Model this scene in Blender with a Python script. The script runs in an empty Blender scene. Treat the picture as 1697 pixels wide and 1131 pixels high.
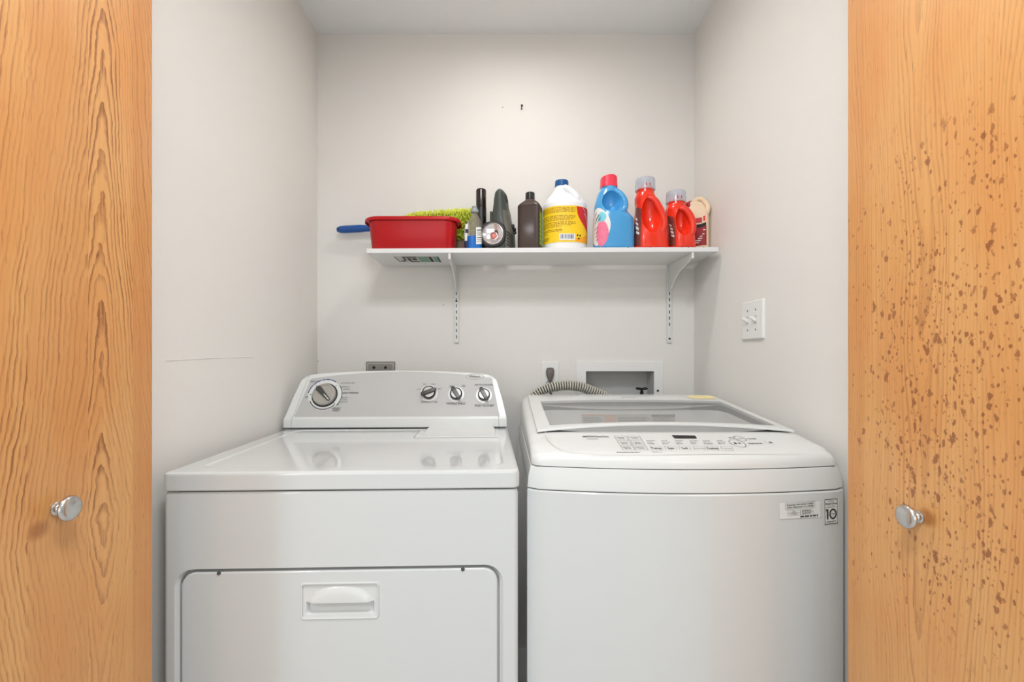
import bpy, bmesh, math, random
from mathutils import Vector, Matrix
random.seed(7)
PI = math.pi
S = bpy.context.scene
COL = S.collection

# ------------------------------------------------------------ camera, light, exposure
F, CX, CY, ZC = 770.0, 835.0, 592.0, 1.16          # focal length / principal point in px of a 1697x1131 frame, eye height
cd = bpy.data.cameras.new('camera'); cam = bpy.data.objects.new('camera', cd); COL.objects.link(cam)
cd.sensor_width = 36.0; cd.lens = 36.0 * F / 1697.0
cd.shift_x = (848.5 - CX) / 1697.0; cd.shift_y = (CY - 565.5) / 1697.0
cd.clip_start = 0.02
cam.location = (0, 0, ZC); cam.rotation_euler = (PI / 2, 0, 0)
S.camera = cam
S.view_settings.view_transform = 'Standard'; S.view_settings.look = 'None'
S.view_settings.gamma = 1.0; S.view_settings.use_curve_mapping = False
S.view_settings.exposure = 0.12
W = bpy.data.worlds.new('world'); S.world = W; W.use_nodes = True
W.node_tree.nodes['Background'].inputs[0].default_value = (0.86, 0.93, 1.0, 1)
W.node_tree.nodes['Background'].inputs[1].default_value = 1.0

def area(name, loc, rot, sx, sy, radiance, color=(1, 1, 1), shape='RECTANGLE'):
    l = bpy.data.lights.new(name, 'AREA'); l.shape = shape; l.size = sx; l.size_y = sy
    a = sx * sy if shape == 'RECTANGLE' else PI * sx * sx / 4
    l.energy = radiance * PI * a; l.color = color
    o = bpy.data.objects.new(name, l); COL.objects.link(o); o.location = loc; o.rotation_euler = rot
    return o
LAMP = (0.05, 1.32)
pl_ = bpy.data.lights.new('closet_lamp_light', 'POINT'); pl_.energy = 10.5; pl_.shadow_soft_size = 0.045; pl_.color = (1.0, 0.98, 0.955)
po_ = bpy.data.objects.new('closet_lamp_light', pl_); COL.objects.link(po_); po_.location = (LAMP[0], LAMP[1], 2.494)
area('rear_fill_light', (-0.2, -2.56, 1.30), (PI / 2, 0, 0), 2.92, 1.84, 1.0, (0.94, 0.98, 1.0))  # fill light added at the rear wall to brighten the machine fronts
area('rear_strip_light', (-1.74, -2.56, 1.30), (PI / 2, 0, 0), 0.16, 1.84, 3.5, (0.95, 0.98, 1.0))  # narrow strip light added to reflect in the dryer front
for lx_, ly_, L_, sz_ in ((-1.28, -0.9, 125.0, 0.20), (1.28, -0.9, 8.0, 0.60), (0.0, 0.12, 33.0, 0.42)): area('room_fill_light', (lx_, ly_, 2.405), (0, 0, 0), sz_, sz_, L_, (0.93, 0.97, 1.0))  # added fill lights; the first is placed from the shadow edge on the dryer

# ------------------------------------------------------------ node helpers
class E:
    """tiny expression wrapper over shader math nodes"""
    def __init__(s, nt, sock): s.nt, s.s = nt, sock
    def _op(s, op, *a):
        n = s.nt.nodes.new('ShaderNodeMath'); n.operation = op
        for i, v in enumerate((s,) + a):
            if isinstance(v, E): s.nt.links.new(v.s, n.inputs[i])
            else: n.inputs[i].default_value = v
        return E(s.nt, n.outputs[0])
    def __add__(s, o): return s._op('ADD', o)
    def __sub__(s, o): return s._op('SUBTRACT', o)
    def __mul__(s, o): return s._op('MULTIPLY', o)
    def __truediv__(s, o): return s._op('DIVIDE', o)
    def gt(s, o): return s._op('GREATER_THAN', o)
    def lt(s, o): return s._op('LESS_THAN', o)
    def abs(s): return s._op('ABSOLUTE')
    def sqrt(s): return s._op('SQRT')
    def sin(s): return s._op('SINE')
    def pow(s, p): return s._op('POWER', p)
    def fract(s): return s._op('FRACT')
    def min(s, o): return s._op('MINIMUM', o)
    def max(s, o): return s._op('MAXIMUM', o)
    def smooth(s, a, b):
        n = s.nt.nodes.new('ShaderNodeMapRange'); n.interpolation_type = 'SMOOTHSTEP'
        s.nt.links.new(s.s, n.inputs[0]); n.inputs[1].default_value = a; n.inputs[2].default_value = b
        return E(s.nt, n.outputs[0])
def new_mat(name):
    m = bpy.data.materials.new(name); m.use_nodes = True
    nt = m.node_tree; b = nt.nodes['Principled BSDF']
    return m, nt, b
def vec(nt, x, y, z):
    n = nt.nodes.new('ShaderNodeCombineXYZ')
    for i, v in enumerate((x, y, z)):
        if isinstance(v, E): nt.links.new(v.s, n.inputs[i])
        else: n.inputs[i].default_value = v
    return n.outputs[0]
def noise(nt, v, scale=1.0, detail=2.0, rough=0.5):
    n = nt.nodes.new('ShaderNodeTexNoise'); n.inputs['Scale'].default_value = scale
    n.inputs['Detail'].default_value = detail; n.inputs['Roughness'].default_value = rough
    nt.links.new(v, n.inputs['Vector']); return E(nt, n.outputs['Fac'])
def obco(nt):
    t = nt.nodes.new('ShaderNodeTexCoord'); s = nt.nodes.new('ShaderNodeSeparateXYZ')
    nt.links.new(t.outputs['Object'], s.inputs[0])
    return t.outputs['Object'], E(nt, s.outputs[0]), E(nt, s.outputs[1]), E(nt, s.outputs[2])
def cmix(nt, f, a, b):
    n = nt.nodes.new('ShaderNodeMix'); n.data_type = 'RGBA'
    if isinstance(f, E): nt.links.new(f.s, n.inputs[0])
    else: n.inputs[0].default_value = f
    for i, v in ((6, a), (7, b)):
        if isinstance(v, tuple): n.inputs[i].default_value = v + (1,) if len(v) == 3 else v
        else: nt.links.new(v, n.inputs[i])
    return n.outputs[2]
def srgb(r, g, b):
    f = lambda c: c / 12.92 if c <= 0.04045 else ((c + 0.055) / 1.055) ** 2.4
    return (f(r / 255), f(g / 255), f(b / 255))
def bump(nt, b, h, strength, dist=0.001):
    n = nt.nodes.new('ShaderNodeBump'); n.inputs['Strength'].default_value = strength; n.inputs['Distance'].default_value = dist
    nt.links.new(h.s, n.inputs['Height']); nt.links.new(n.outputs[0], b.inputs['Normal'])
def mat(name, rgb, rough=0.5, metal=0.0, coat=0.0, var=0.04, vscale=6.0, trans=0.0, bumpy=0.0, bscale=300.0, ior=1.45, sss=0.0):
    """plain surface with a faint procedural mottling"""
    m, nt, b = new_mat(name)
    co, x, y, z = obco(nt)
    n = noise(nt, co, vscale, 3.0)
    lo = tuple(c * (1 - var) for c in rgb); hi = tuple(min(1, c * (1 + var)) for c in rgb)
    nt.links.new(cmix(nt, n, lo, hi), b.inputs['Base Color'])
    b.inputs['Roughness'].default_value = rough; b.inputs['Metallic'].default_value = metal
    b.inputs['Coat Weight'].default_value = coat; b.inputs['Coat Roughness'].default_value = 0.08
    b.inputs['Transmission Weight'].default_value = trans; b.inputs['IOR'].default_value = ior
    if sss: b.inputs['Subsurface Weight'].default_value = sss; b.inputs['Subsurface Radius'].default_value = (0.01, 0.008, 0.006)
    if bumpy: bump(nt, b, noise(nt, co, bscale, 3.0), bumpy)
    return m
def wall_mat(name, rgb):
    m, nt, b = new_mat(name); co, x, y, z = obco(nt)
    n1 = noise(nt, co, 2.2, 4.0); n2 = noise(nt, co, 160.0, 4.0, 0.6)
    nt.links.new(cmix(nt, n1, tuple(c * 0.975 for c in rgb), tuple(min(1, c * 1.02) for c in rgb)), b.inputs['Base Color'])
    b.inputs['Roughness'].default_value = 0.75; b.inputs['Specular IOR Level'].default_value = 0.25
    bump(nt, b, n2 + n1 * 2.0, 0.12, 0.002)
    return m

def oak_mat(name, axis, zmir, k, period, strips, contrast, spots=False, amber=None, wob=0.05, zlow=(0.70, 1.15)):
    """flat-sawn golden oak veneer: cathedral rings, pores, veneer leaves (local y = across, z = up)"""
    m, nt, b = new_mat(name); co, x, y, z = obco(nt)
    wobble = noise(nt, vec(nt, 0.0, y * 7.0, z * 1.6), 1.0, 2.0) - 0.5
    fine = noise(nt, vec(nt, 0.3, y * 60.0, z * 9.0), 1.0, 3.0) - 0.5
    tone = shift = con = None            # every veneer leaf shifts tone, figure and strength a little
    for (edge, t, sh, c_) in strips:
        g = y.gt(edge)
        tone = g * t if tone is None else tone + g * t
        shift = g * sh if shift is None else shift + g * sh
        con = g * c_ if con is None else con + g * c_
    dy = y - axis + wobble * wob + shift
    a = (dy * dy + 0.00018).sqrt()
    t = (z - zmir).abs() + a * k + wobble * 0.14 + fine * 0.05 + (noise(nt, vec(nt, 2.0, y * 30.0, z * 34.0), 1.0, 3.0) - 0.5) * 0.06 + (noise(nt, vec(nt, 8.0, 0.0, z * 5.0), 1.0, 1.0) - 0.5) * 0.22
    ph = (t / period).fract()
    ring = t / period - ph
    amp = noise(nt, vec(nt, ring * 0.37, 0.5, 0.5), 5.0, 1.0).smooth(0.30, 0.66) * 0.8 + 0.2
    dash = noise(nt, vec(nt, 7.0, y * 330.0, z * 14.0), 1.0, 2.0).smooth(0.34, 0.60) * 0.6 + 0.4
    line = ph.smooth(0.40, 0.97) * ph.smooth(1.0, 0.965) * amp * dash
    fade = noise(nt, vec(nt, 4.0, y * 10.0, z * 1.3), 1.0, 2.0).smooth(0.30, 0.62) * 0.7 + 0.3
    low = z.smooth(zlow[0], zlow[1]) * 0.65 + 0.35
    pores = noise(nt, vec(nt, 1.0, y * 560.0, z * 30.0), 1.0, 2.0, 0.6).smooth(0.62, 0.72)
    streak = noise(nt, vec(nt, 2.0, y * 150.0, z * 2.5), 1.0, 3.0, 0.6)
    cloud = noise(nt, vec(nt, 5.0, y * 9.0, z * 3.0), 1.0, 3.0)
    c = cmix(nt, streak, srgb(214, 152, 88), srgb(236, 182, 116))
    c = cmix(nt, cloud.smooth(0.35, 0.7) * 0.5, c, srgb(216, 138, 66))
    c = cmix(nt, tone, c, srgb(192, 116, 60))
    c = cmix(nt, line * fade * low * con * contrast, c, srgb(158, 98, 50))
    c = cmix(nt, pores * (line * 0.6 + 0.45) * 1.0, c, srgb(140, 80, 38))
    if spots:
        warp = noise(nt, co, 60.0, 4.0, 0.7); warp2 = noise(nt, vec(nt, 3.0, y * 1.0, z * 0.7), 90.0, 4.0, 0.7)
        def cells(sy, sz, off, th):
            v = nt.nodes.new('ShaderNodeTexVoronoi'); v.inputs['Scale'].default_value = 1.0
            nt.links.new(vec(nt, off, y * sy + warp * 1.6, z * sz + warp2 * 1.5), v.inputs['Vector'])
            d = E(nt, v.outputs['Distance'])
            sp = nt.nodes.new('ShaderNodeSeparateColor'); nt.links.new(v.outputs['Color'], sp.inputs[0])
            keep = E(nt, sp.outputs[0]); size = E(nt, sp.outputs[1])
            return d, keep, size
        # density: a loose diagonal drift of dried splashes over the middle of the panel
        dens = noise(nt, vec(nt, 9.0, y * 16.0, z * 4.0), 1.0, 3.0).smooth(0.30, 0.75)
        hz = ((z - 1.13).abs()).smooth(0.48, 0.10)
        hy = (y + 0.190).abs().smooth(0.16, 0.02)
        dens = (dens * 0.62 + 0.10) * hz * hy + 0.035
        out = None
        for (sy, sz, off, r) in ((125.0, 66.0, 0.0, 0.33), (210.0, 130.0, 3.0, 0.35), (78.0, 42.0, 7.0, 0.27)):
            d, keep, size = cells(sy, sz, off, r)
            s = (size * 0.5 + 0.5) * (d - (size * 0.25 + r - 0.2)).smooth(0.07, -0.04) * (keep - dens * 0.75).smooth(0.02, -0.02)
            out = s if out is None else out.max(s)
        c = cmix(nt, out * hz.smooth(0.0, 0.35) * 0.82, c, srgb(140, 74, 34))
    if amber:
        d = (((y - amber[0]) / amber[2]).pow(2.0) + ((z - amber[1]) / amber[3]).pow(2.0)).sqrt()
        d = d + (cloud - 0.5) * 0.7 + fine * 0.4
        c = cmix(nt, d.smooth(1.0, 0.25) * 0.62, c, srgb(150, 78, 16))
    nt.links.new(c, b.inputs['Base Color'])
    b.inputs['Roughness'].default_value = 0.38; b.inputs['Coat Weight'].default_value = 0.25; b.inputs['Coat Roughness'].default_value = 0.18
    bump(nt, b, pores * -1.0 + streak * 0.4, 0.12, 0.001)
    return m

M = {}
M['wall'] = wall_mat('wall_paint', srgb(236, 233, 228))
M['room'] = wall_mat('room_paint', srgb(224, 226, 226))
M['ceil'] = wall_mat('ceiling_paint', srgb(242, 244, 244))
M['floor'] = mat('floor_vinyl', srgb(206, 206, 204), 0.5, var=0.06, vscale=3)
M['trimw'] = mat('white_trim', srgb(236, 234, 230), 0.4)
M['enamel'] = mat('white_enamel', srgb(216, 218, 217), 0.07, coat=0.7, var=0.01)
M['wplastic'] = mat('white_plastic', srgb(221, 222, 220), 0.26, coat=0.1, var=0.01)
M['plate'] = mat('white_plate_plastic', srgb(238, 238, 236), 0.35, var=0.01)
M['melamine'] = mat('white_melamine', srgb(232, 232, 232), 0.35, var=0.02)
M['powder'] = mat('white_powder_coat', srgb(228, 228, 225), 0.35, var=0.02)
M['silver'] = mat('silver_paint', srgb(188, 187, 185), 0.5, metal=0.0, var=0.03, vscale=3)
M['silver2'] = mat('satin_silver_plastic', srgb(176, 172, 166), 0.35, metal=0.3)
M['nickel'] = mat('brushed_nickel', srgb(205, 203, 200), 0.24, metal=1.0, var=0.06, vscale=40)
M['steel'] = mat('galvanised_steel', srgb(150, 147, 142), 0.45, metal=0.6, var=0.1, vscale=40)
M['dark'] = mat('dark_gap', srgb(38, 37, 36), 0.6)
M['seam'] = mat('seam_grey', srgb(120, 119, 116), 0.6)
M['black'] = mat('black_plastic', srgb(28, 27, 27), 0.25, coat=0.2)
M['knobgrey'] = mat('dark_grey_plastic', srgb(70, 68, 66), 0.3)
M['inkgrey'] = mat('grey_ink', srgb(78, 76, 75), 0.6)
M['ink'] = mat('black_ink', srgb(30, 30, 32), 0.6)
M['inkblue'] = mat('blue_ink', srgb(44, 66, 132), 0.6)
M['inkgreen'] = mat('green_ink', srgb(76, 118, 84), 0.6)
M['paper'] = mat('label_paper', srgb(232, 232, 228), 0.5, var=0.02)
M['tub'] = mat('red_plastic', srgb(186, 6, 20), 0.3, coat=0.05, var=0.05)
M['blueh'] = mat('blue_plastic', srgb(30, 84, 158), 0.35)
M['lime'] = mat('lime_microfibre', srgb(220, 228, 84), 0.9, var=0.3, vscale=90)
M['limeb'] = mat('olive_microfibre', srgb(120, 138, 30), 0.9, var=0.2, vscale=60)
M['card'] = mat('brown_cardboard', srgb(122, 102, 86), 0.8, var=0.1, vscale=30)
M['orange'] = mat('orange_red_plastic', srgb(236, 50, 24), 0.22, coat=0.35, var=0.03)
M['softblue'] = mat('sky_blue_plastic', srgb(72, 158, 216), 0.28, coat=0.3, var=0.03)
M['pink'] = mat('coral_pink_plastic', srgb(236, 62, 84), 0.35)
M['bleach'] = mat('white_hdpe', srgb(238, 238, 240), 0.35, var=0.01)
M['capblue'] = mat('blue_cap_plastic', srgb(18, 84, 142), 0.35)
M['yellow'] = mat('yellow_label', srgb(250, 208, 32), 0.45, var=0.03)
M['amberl'] = mat('amber_label', srgb(246, 166, 34), 0.45)
M['redl'] = mat('red_label', srgb(206, 34, 42), 0.45)
M['dred'] = mat('deep_red_label', srgb(160, 16, 30), 0.45)
M['pinkl'] = mat('pink_label', srgb(232, 120, 152), 0.5, var=0.25, vscale=60)
M['aqual'] = mat('aqua_label', srgb(120, 200, 220), 0.5, var=0.1, vscale=60)
M['greenl'] = mat('green_label', srgb(140, 196, 90), 0.5)
M['cream'] = mat('cream_plastic', srgb(240, 214, 182), 0.35, var=0.02)
M['brown'] = mat('dark_brown_plastic', srgb(58, 38, 29), 0.4, coat=0.05, var=0.08)
M['lantern'] = mat('slate_green_plastic', srgb(62, 68, 63), 0.40, var=0.05)
M['lanternd'] = mat('charcoal_rubber', srgb(50, 46, 46), 0.5)
M['olive'] = mat('grey_olive_plastic', srgb(104, 101, 91), 0.45)
M['reflector'] = mat('mirror_reflector', srgb(232, 222, 224), 0.18, metal=0.85, var=0.12, vscale=50)
M['bulb'] = mat('rosy_bulb', srgb(226, 130, 120), 0.15, coat=0.5)
M['hose'] = mat('grey_hose', srgb(206, 202, 190), 0.45)
M['hosed'] = mat('hose_groove', srgb(66, 62, 56), 0.6)
M['plug'] = mat('grey_rubber', srgb(112, 104, 98), 0.5)
M['boxin'] = mat('box_grey', srgb(196, 196, 194), 0.5)
M['sticker_o'] = mat('orange_warning', srgb(224, 176, 146), 0.5)
M['sticker_w'] = mat('grey_sticker', srgb(206, 203, 196), 0.5)
M['sticker_y'] = mat('yellow_sticker', srgb(244, 226, 168), 0.5)
M['sage'] = mat('sage_sticker', srgb(120, 158, 138), 0.5)
M['bluel'] = mat('blue_liquid', srgb(16, 104, 190), 0.15, coat=0.3)
def glass_mat(name, tint, clear, rough=0.03):
    m = bpy.data.materials.new(name); m.use_nodes = True; nt = m.node_tree
    b = nt.nodes['Principled BSDF']; out = nt.nodes['Material Output']
    tr = nt.nodes.new('ShaderNodeBsdfTransparent'); tr.inputs[0].default_value = tuple(0.9 + 0.1 * c for c in tint) + (1,)
    co, x, y, z = obco(nt); n = noise(nt, co, 8.0, 2.0)
    nt.links.new(cmix(nt, n, tuple(c * 0.97 for c in tint), tint), b.inputs['Base Color']); b.inputs['Roughness'].default_value = rough
    mx = nt.nodes.new('ShaderNodeMixShader'); mx.inputs[0].default_value = clear
    nt.links.new(b.outputs[0], mx.inputs[1]); nt.links.new(tr.outputs[0], mx.inputs[2]); nt.links.new(mx.outputs[0], out.inputs[0])
    return m
M['lidglass'] = glass_mat('tinted_lid_glass', srgb(188, 189, 188), 0.55)
M['clearcap'] = glass_mat('translucent_cap', srgb(204, 212, 224), 0.45, 0.12)
M['clearpet'] = glass_mat('clear_bottle', srgb(176, 168, 152), 0.6, 0.06)

# ------------------------------------------------------------ mesh helpers
def px(x, y, Y):                       # a pixel of the photograph at a given distance
    return Vector(((x - CX) / F * Y, Y, ZC - (y - CY) / F * Y))
def ray_plane(x, y, p0, n):
    d = Vector(((x - CX) / F, 1.0, -(y - CY) / F)); o = Vector((0, 0, ZC))
    t = (Vector(p0) - o).dot(n) / d.dot(n); return o + d * t

def wnorm(o):
    md = o.modifiers.new('w', 'WEIGHTED_NORMAL'); md.keep_sharp = True; md.weight = 100
def finish(bm, name, m, parent=None, smooth=35.0, mats=None):
    bmesh.ops.recalc_face_normals(bm, faces=bm.faces[:])
    me = bpy.data.meshes.new(name); bm.to_mesh(me); bm.free()
    for mm in (mats or [m]): me.materials.append(mm)
    if smooth:
        me.polygons.foreach_set('use_smooth', [True] * len(me.polygons))
        me.set_sharp_from_angle(angle=math.radians(smooth))
    o = bpy.data.objects.new(name, me); COL.objects.link(o)
    if smooth and smooth <= 36 and name != 'cut': wnorm(o)
    if parent: o.parent = parent
    return o
def tag(o, label=None, cat=None, group=None, kind=None):
    for k, v in (('label', label), ('category', cat), ('group', group), ('kind', kind)):
        if v: o[k] = v
    return o
def thing(name, loc, label, cat, rz=0.0, group=None, ry=0.0):
    o = bpy.data.objects.new(name, None); COL.objects.link(o)
    o.location = loc; o.rotation_euler = (0, ry, rz); o.empty_display_size = 0.05
    return tag(o, label, cat, group)
def mw(o): return Matrix.Translation(o.location) @ o.rotation_euler.to_matrix().to_4x4()

def box(bm, x0, x1, y0, y1, z0, z1, bev=0.0, seg=2, mat_i=0):
    vs = [bm.verts.new((x, y, z)) for z in (z0, z1) for y in (y0, y1) for x in (x0, x1)]
    fs = [bm.faces.new([vs[i] for i in f]) for f in ((0, 2, 3, 1), (4, 5, 7, 6), (0, 1, 5, 4), (2, 6, 7, 3), (0, 4, 6, 2), (1, 3, 7, 5))]
    for f in fs: f.material_index = mat_i
    if bev:
        es = list({e for f in fs for e in f.edges})
        bmesh.ops.bevel(bm, geom=es, offset=bev, segments=seg, profile=0.5, affect='EDGES')
def nbox(*a, **k):
    bm = bmesh.new(); box(bm, *a, **k); return bm
def rrect(w0, w1, h0, h1, r, seg=6):
    pts = []
    for (cx, cy, a0) in ((w1 - r, h1 - r, 0), (w0 + r, h1 - r, 90), (w0 + r, h0 + r, 180), (w1 - r, h0 + r, 270)):
        for i in range(seg + 1):
            a = math.radians(a0 + 90 * i / seg); pts.append((cx + r * math.cos(a), cy + r * math.sin(a)))
    return pts
def rings(bm, loops, cap0=True, cap1=True, closed=True, mat_i=0):
    vl = [[bm.verts.new(p) for p in lp] for lp in loops]
    n = len(vl[0])
    for a, b in zip(vl, vl[1:]):
        for i in range(n if closed else n - 1):
            j = (i + 1) % n
            f = bm.faces.new((a[i], a[j], b[j], b[i])); f.material_index = mat_i
    if cap0: bm.faces.new(vl[0][::-1]).material_index = mat_i
    if cap1: bm.faces.new(vl[-1]).material_index = mat_i
    return vl
def prism(bm, pts, fn, d0, d1, bev=0.0):
    """outline pts (a,b) extruded between depths d0,d1; fn(a,b,d)->xyz ; a soft edge at the d1 face"""
    if bev:
        cx = sum(p[0] for p in pts) / len(pts); cy = sum(p[1] for p in pts) / len(pts)
        hw = max(abs(p[0] - cx) for p in pts); hh = max(abs(p[1] - cy) for p in pts)
        s = 1 if d1 > d0 else -1; lps = [[fn(a, b, d0) for a, b in pts]]
        for i in range(4):
            t = i / 3 * PI / 2; ins = bev * (1 - math.cos(t)); dd = d1 - s * bev * (1 - math.sin(t))
            lps.append([fn(cx + (a - cx) * (1 - ins / hw), cy + (b - cy) * (1 - ins / hh), dd) for a, b in pts])
        rings(bm, lps)
    else:
        rings(bm, [[fn(a, b, d0) for a, b in pts], [fn(a, b, d1) for a, b in pts]])
def lathe(bm, prof, n=28, M4=None, mat_i=0, cap=True):
    M4 = M4 or Matrix()
    lps = [[M4 @ Vector((r * math.cos(2 * PI * i / n), r * math.sin(2 * PI * i / n), z)) for i in range(n)] for r, z in prof]
    rings(bm, lps, cap, cap, True, mat_i)
def tube(bm, path, rad, n=10, mat_fn=None):
    path = [Vector(p) for p in path]; N = len(path); lps = []
    up = Vector((0, 1, 0)) if abs((path[-1] - path[0]).normalized().y) < 0.9 else Vector((1, 0, 0))
    for i, p in enumerate(path):
        t = (path[min(i + 1, N - 1)] - path[max(i - 1, 0)]).normalized()
        a = (up - t * up.dot(t)).normalized(); b = t.cross(a)
        r = rad[i] if isinstance(rad, (list, tuple)) else rad
        lps.append([p + (a * math.cos(2 * PI * k / n) + b * math.sin(2 * PI * k / n)) * r for k in range(n)])
    vl = rings(bm, lps)
def spline(pts, n=8):
    pts = [Vector(p) for p in pts]; P = [pts[0] * 2 - pts[1]] + pts + [pts[-1] * 2 - pts[-2]]; out = []
    for i in range(1, len(P) - 2):
        for k in range(n):
            t = k / n; a, b, c, d = P[i - 1], P[i], P[i + 1], P[i + 2]
            out.append(0.5 * ((2 * b) + (c - a) * t + (2 * a - 5 * b + 4 * c - d) * t * t + (3 * b - a - 3 * c + d) * t ** 3))
    return out + [pts[-1]]
def boolean(o, cutter, op='DIFFERENCE'):
    o.modifiers.clear(); md = o.modifiers.new('b', 'BOOLEAN'); md.operation = op; md.object = cutter; md.solver = 'EXACT'
    par = cutter.parent; cutter.parent = None; op_ = o.parent; o.parent = None
    bpy.context.view_layer.update()
    me = bpy.data.meshes.new_from_object(o.evaluated_get(bpy.context.evaluated_depsgraph_get()))
    o.modifiers.clear(); old = o.data; o.data = me; o.parent = op_; me.name = old.name
    bpy.data.meshes.remove(old); bpy.data.objects.remove(cutter)
    me.polygons.foreach_set('use_smooth', [True] * len(me.polygons)); me.set_sharp_from_angle(angle=math.radians(35)); wnorm(o)
    return o
class Loft:
    """upright bottle body: sections (z, half width, half depth, exponent, cx, cy), eased between"""
    def __init__(s, secs): s.k = [tuple(c) + (0.0,) * (6 - len(c)) for c in secs]
    def at(s, z):
        k = s.k
        if z <= k[0][0]: return k[0][1:]
        for i in range(len(k) - 1):
            if z <= k[i + 1][0]:
                h = k[i + 1][0] - k[i][0]; t = (z - k[i][0]) / h if h else 1.0; r = []
                for j in range(1, 6):
                    def slope(q):
                        if q == 0 or q == len(k) - 1: q0, q1 = max(q - 1, 0), min(q + 1, len(k) - 1)
                        else:
                            d0 = (k[q][j] - k[q - 1][j]) / max(k[q][0] - k[q - 1][0], 1e-6); d1 = (k[q + 1][j] - k[q][j]) / max(k[q + 1][0] - k[q][0], 1e-6)
                            return 0.0 if d0 * d1 <= 0 else 2 * d0 * d1 / (d0 + d1)
                        return (k[q1][j] - k[q0][j]) / max(k[q1][0] - k[q0][0], 1e-6)
                    a, b, m0, m1 = k[i][j], k[i + 1][j], slope(i) * h, slope(i + 1) * h
                    r.append((2 * t**3 - 3 * t * t + 1) * a + (t**3 - 2 * t * t + t) * m0 + (-2 * t**3 + 3 * t * t) * b + (t**3 - t * t) * m1)
                return r
        return k[-1][1:]
    def p(s, th, z, off=0.0):
        a, b, n, cx, cy = s.at(z); a += off; b += off
        c, sn = math.cos(th), math.sin(th); e = 2.0 / n
        return Vector((cx + a * math.copysign(abs(c) ** e, c), cy + b * math.copysign(abs(sn) ** e, sn), z))
    def build(s, bm, nz=28, n=40):
        z0, z1 = s.k[0][0], s.k[-1][0]
        zs = sorted(set([z0 + (z1 - z0) * i / nz for i in range(nz + 1)] + [q[0] for q in s.k]))
        rings(bm, [[s.p(2 * PI * (i + 0.5) / n, z) for i in range(n)] for z in zs])
    def patch(s, bm, th0, th1, z0, z1, off=0.0006, nu=14, nv=10, skew=0.0, mat_i=0, zf=None):
        g = []
        for j in range(nv + 1):
            row = []
            for i in range(nu + 1):
                u, v = i / nu, j / nv
                z = (zf(u, v) if zf else z0 + (z1 - z0) * v) + skew * (u - 0.5)
                row.append(bm.verts.new(s.p(th0 + (th1 - th0) * u, z, off)))
            g.append(row)
        for j in range(nv):
            for i in range(nu):
                bm.faces.new((g[j][i], g[j][i + 1], g[j + 1][i + 1], g[j + 1][i])).material_index = mat_i
    def disc(s, bm, th, z, rth, rz, off=0.0008, n=24, m=5, cut=None, mat_i=0, tilt=0.0):
        c = bm.verts.new(s.p(th, z, off)); prev = None
        for k in range(1, m + 1):
            ring = []
            for i in range(n):
                a = 2 * PI * i / n; u, v = math.cos(a) * k / m, math.sin(a) * k / m
                u, v = u * math.cos(tilt) - v * math.sin(tilt), u * math.sin(tilt) + v * math.cos(tilt)
                if cut: u, v = cut(u, v)
                ring.append(bm.verts.new(s.p(th + u * rth, z + v * rz, off)))
            for i in range(n):
                j = (i + 1) % n
                f = bm.faces.new((c, ring[i], ring[j])) if prev is None else bm.faces.new((prev[i], ring[i], ring[j], prev[j]))
                f.material_index = mat_i
            prev = ring
_tc = {}
def text_into(bm, s, size, M4, depth=0.0003, bold=False, ax='CENTER', sx=1.0):
    key = (s, bold)
    if key not in _tc:
        cu = bpy.data.curves.new('t', 'FONT'); cu.body = s; cu.size = 1.0; cu.align_x = ax; cu.align_y = 'CENTER'; cu.resolution_u = 2
        if bold: cu.offset = 0.025
        o = bpy.data.objects.new('t', cu); COL.objects.link(o); bpy.context.view_layer.update()
        me = bpy.data.meshes.new_from_object(o.evaluated_get(bpy.context.evaluated_depsgraph_get()))
        _tc[key] = ([v.co.copy() for v in me.vertices], [tuple(p.vertices) for p in me.polygons])
        bpy.data.objects.remove(o); bpy.data.curves.remove(cu); bpy.data.meshes.remove(me)
    vs, fs = _tc[key]
    nv = [bm.verts.new(M4 @ Vector((v.x * size * sx, v.y * size, depth))) for v in vs]
    for f in fs:
        try: bm.faces.new([nv[i] for i in f])
        except ValueError: pass
def frame4(o, xa, ya, za):
    m = Matrix.Identity(4)
    for i in range(3): m[i][0], m[i][1], m[i][2], m[i][3] = xa[i], ya[i], za[i], o[i]
    return m
def bar(bm, M4, x0, x1, y0, y1, d=0.0003):
    bm.faces.new([bm.verts.new(M4 @ Vector(p)) for p in ((x0, y0, d), (x1, y0, d), (x1, y1, d), (x0, y1, d))])
def outline(bm, M4, pts, w, d=0.0003):
    n = len(pts); cx = sum(p[0] for p in pts) / n; cy = sum(p[1] for p in pts) / n
    hw = max(abs(p[0] - cx) for p in pts); hh = max(abs(p[1] - cy) for p in pts)
    o = [bm.verts.new(M4 @ Vector((p[0], p[1], d))) for p in pts]
    i_ = [bm.verts.new(M4 @ Vector((cx + (p[0] - cx) * (1 - w / hw), cy + (p[1] - cy) * (1 - w / hh), d))) for p in pts]
    for k in range(n):
        j = (k + 1) % n; bm.faces.new((o[k], o[j], i_[j], i_[k]))
def arc(bm, M4, r0, r1, a0, a1, d=0.0003, n=24):
    v = [[bm.verts.new(M4 @ Vector((r * math.cos(math.radians(a0 + (a1 - a0) * i / n)), r * math.sin(math.radians(a0 + (a1 - a0) * i / n)), d))) for i in range(n + 1)] for r in (r0, r1)]
    for i in range(n): bm.faces.new((v[0][i], v[0][i + 1], v[1][i + 1], v[1][i]))
def scribble(bm, M4, x0, x1, y, h, d=0.0003, rnd=random):
    """an illegible line of small print: short word-length dashes"""
    x = x0
    while x < x1:
        w = min(rnd.uniform(1.2, 3.2) * h, x1 - x)
        bar(bm, M4, x, x + w, y - h / 2, y + h / 2, d); x += w + h * 0.6

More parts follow.
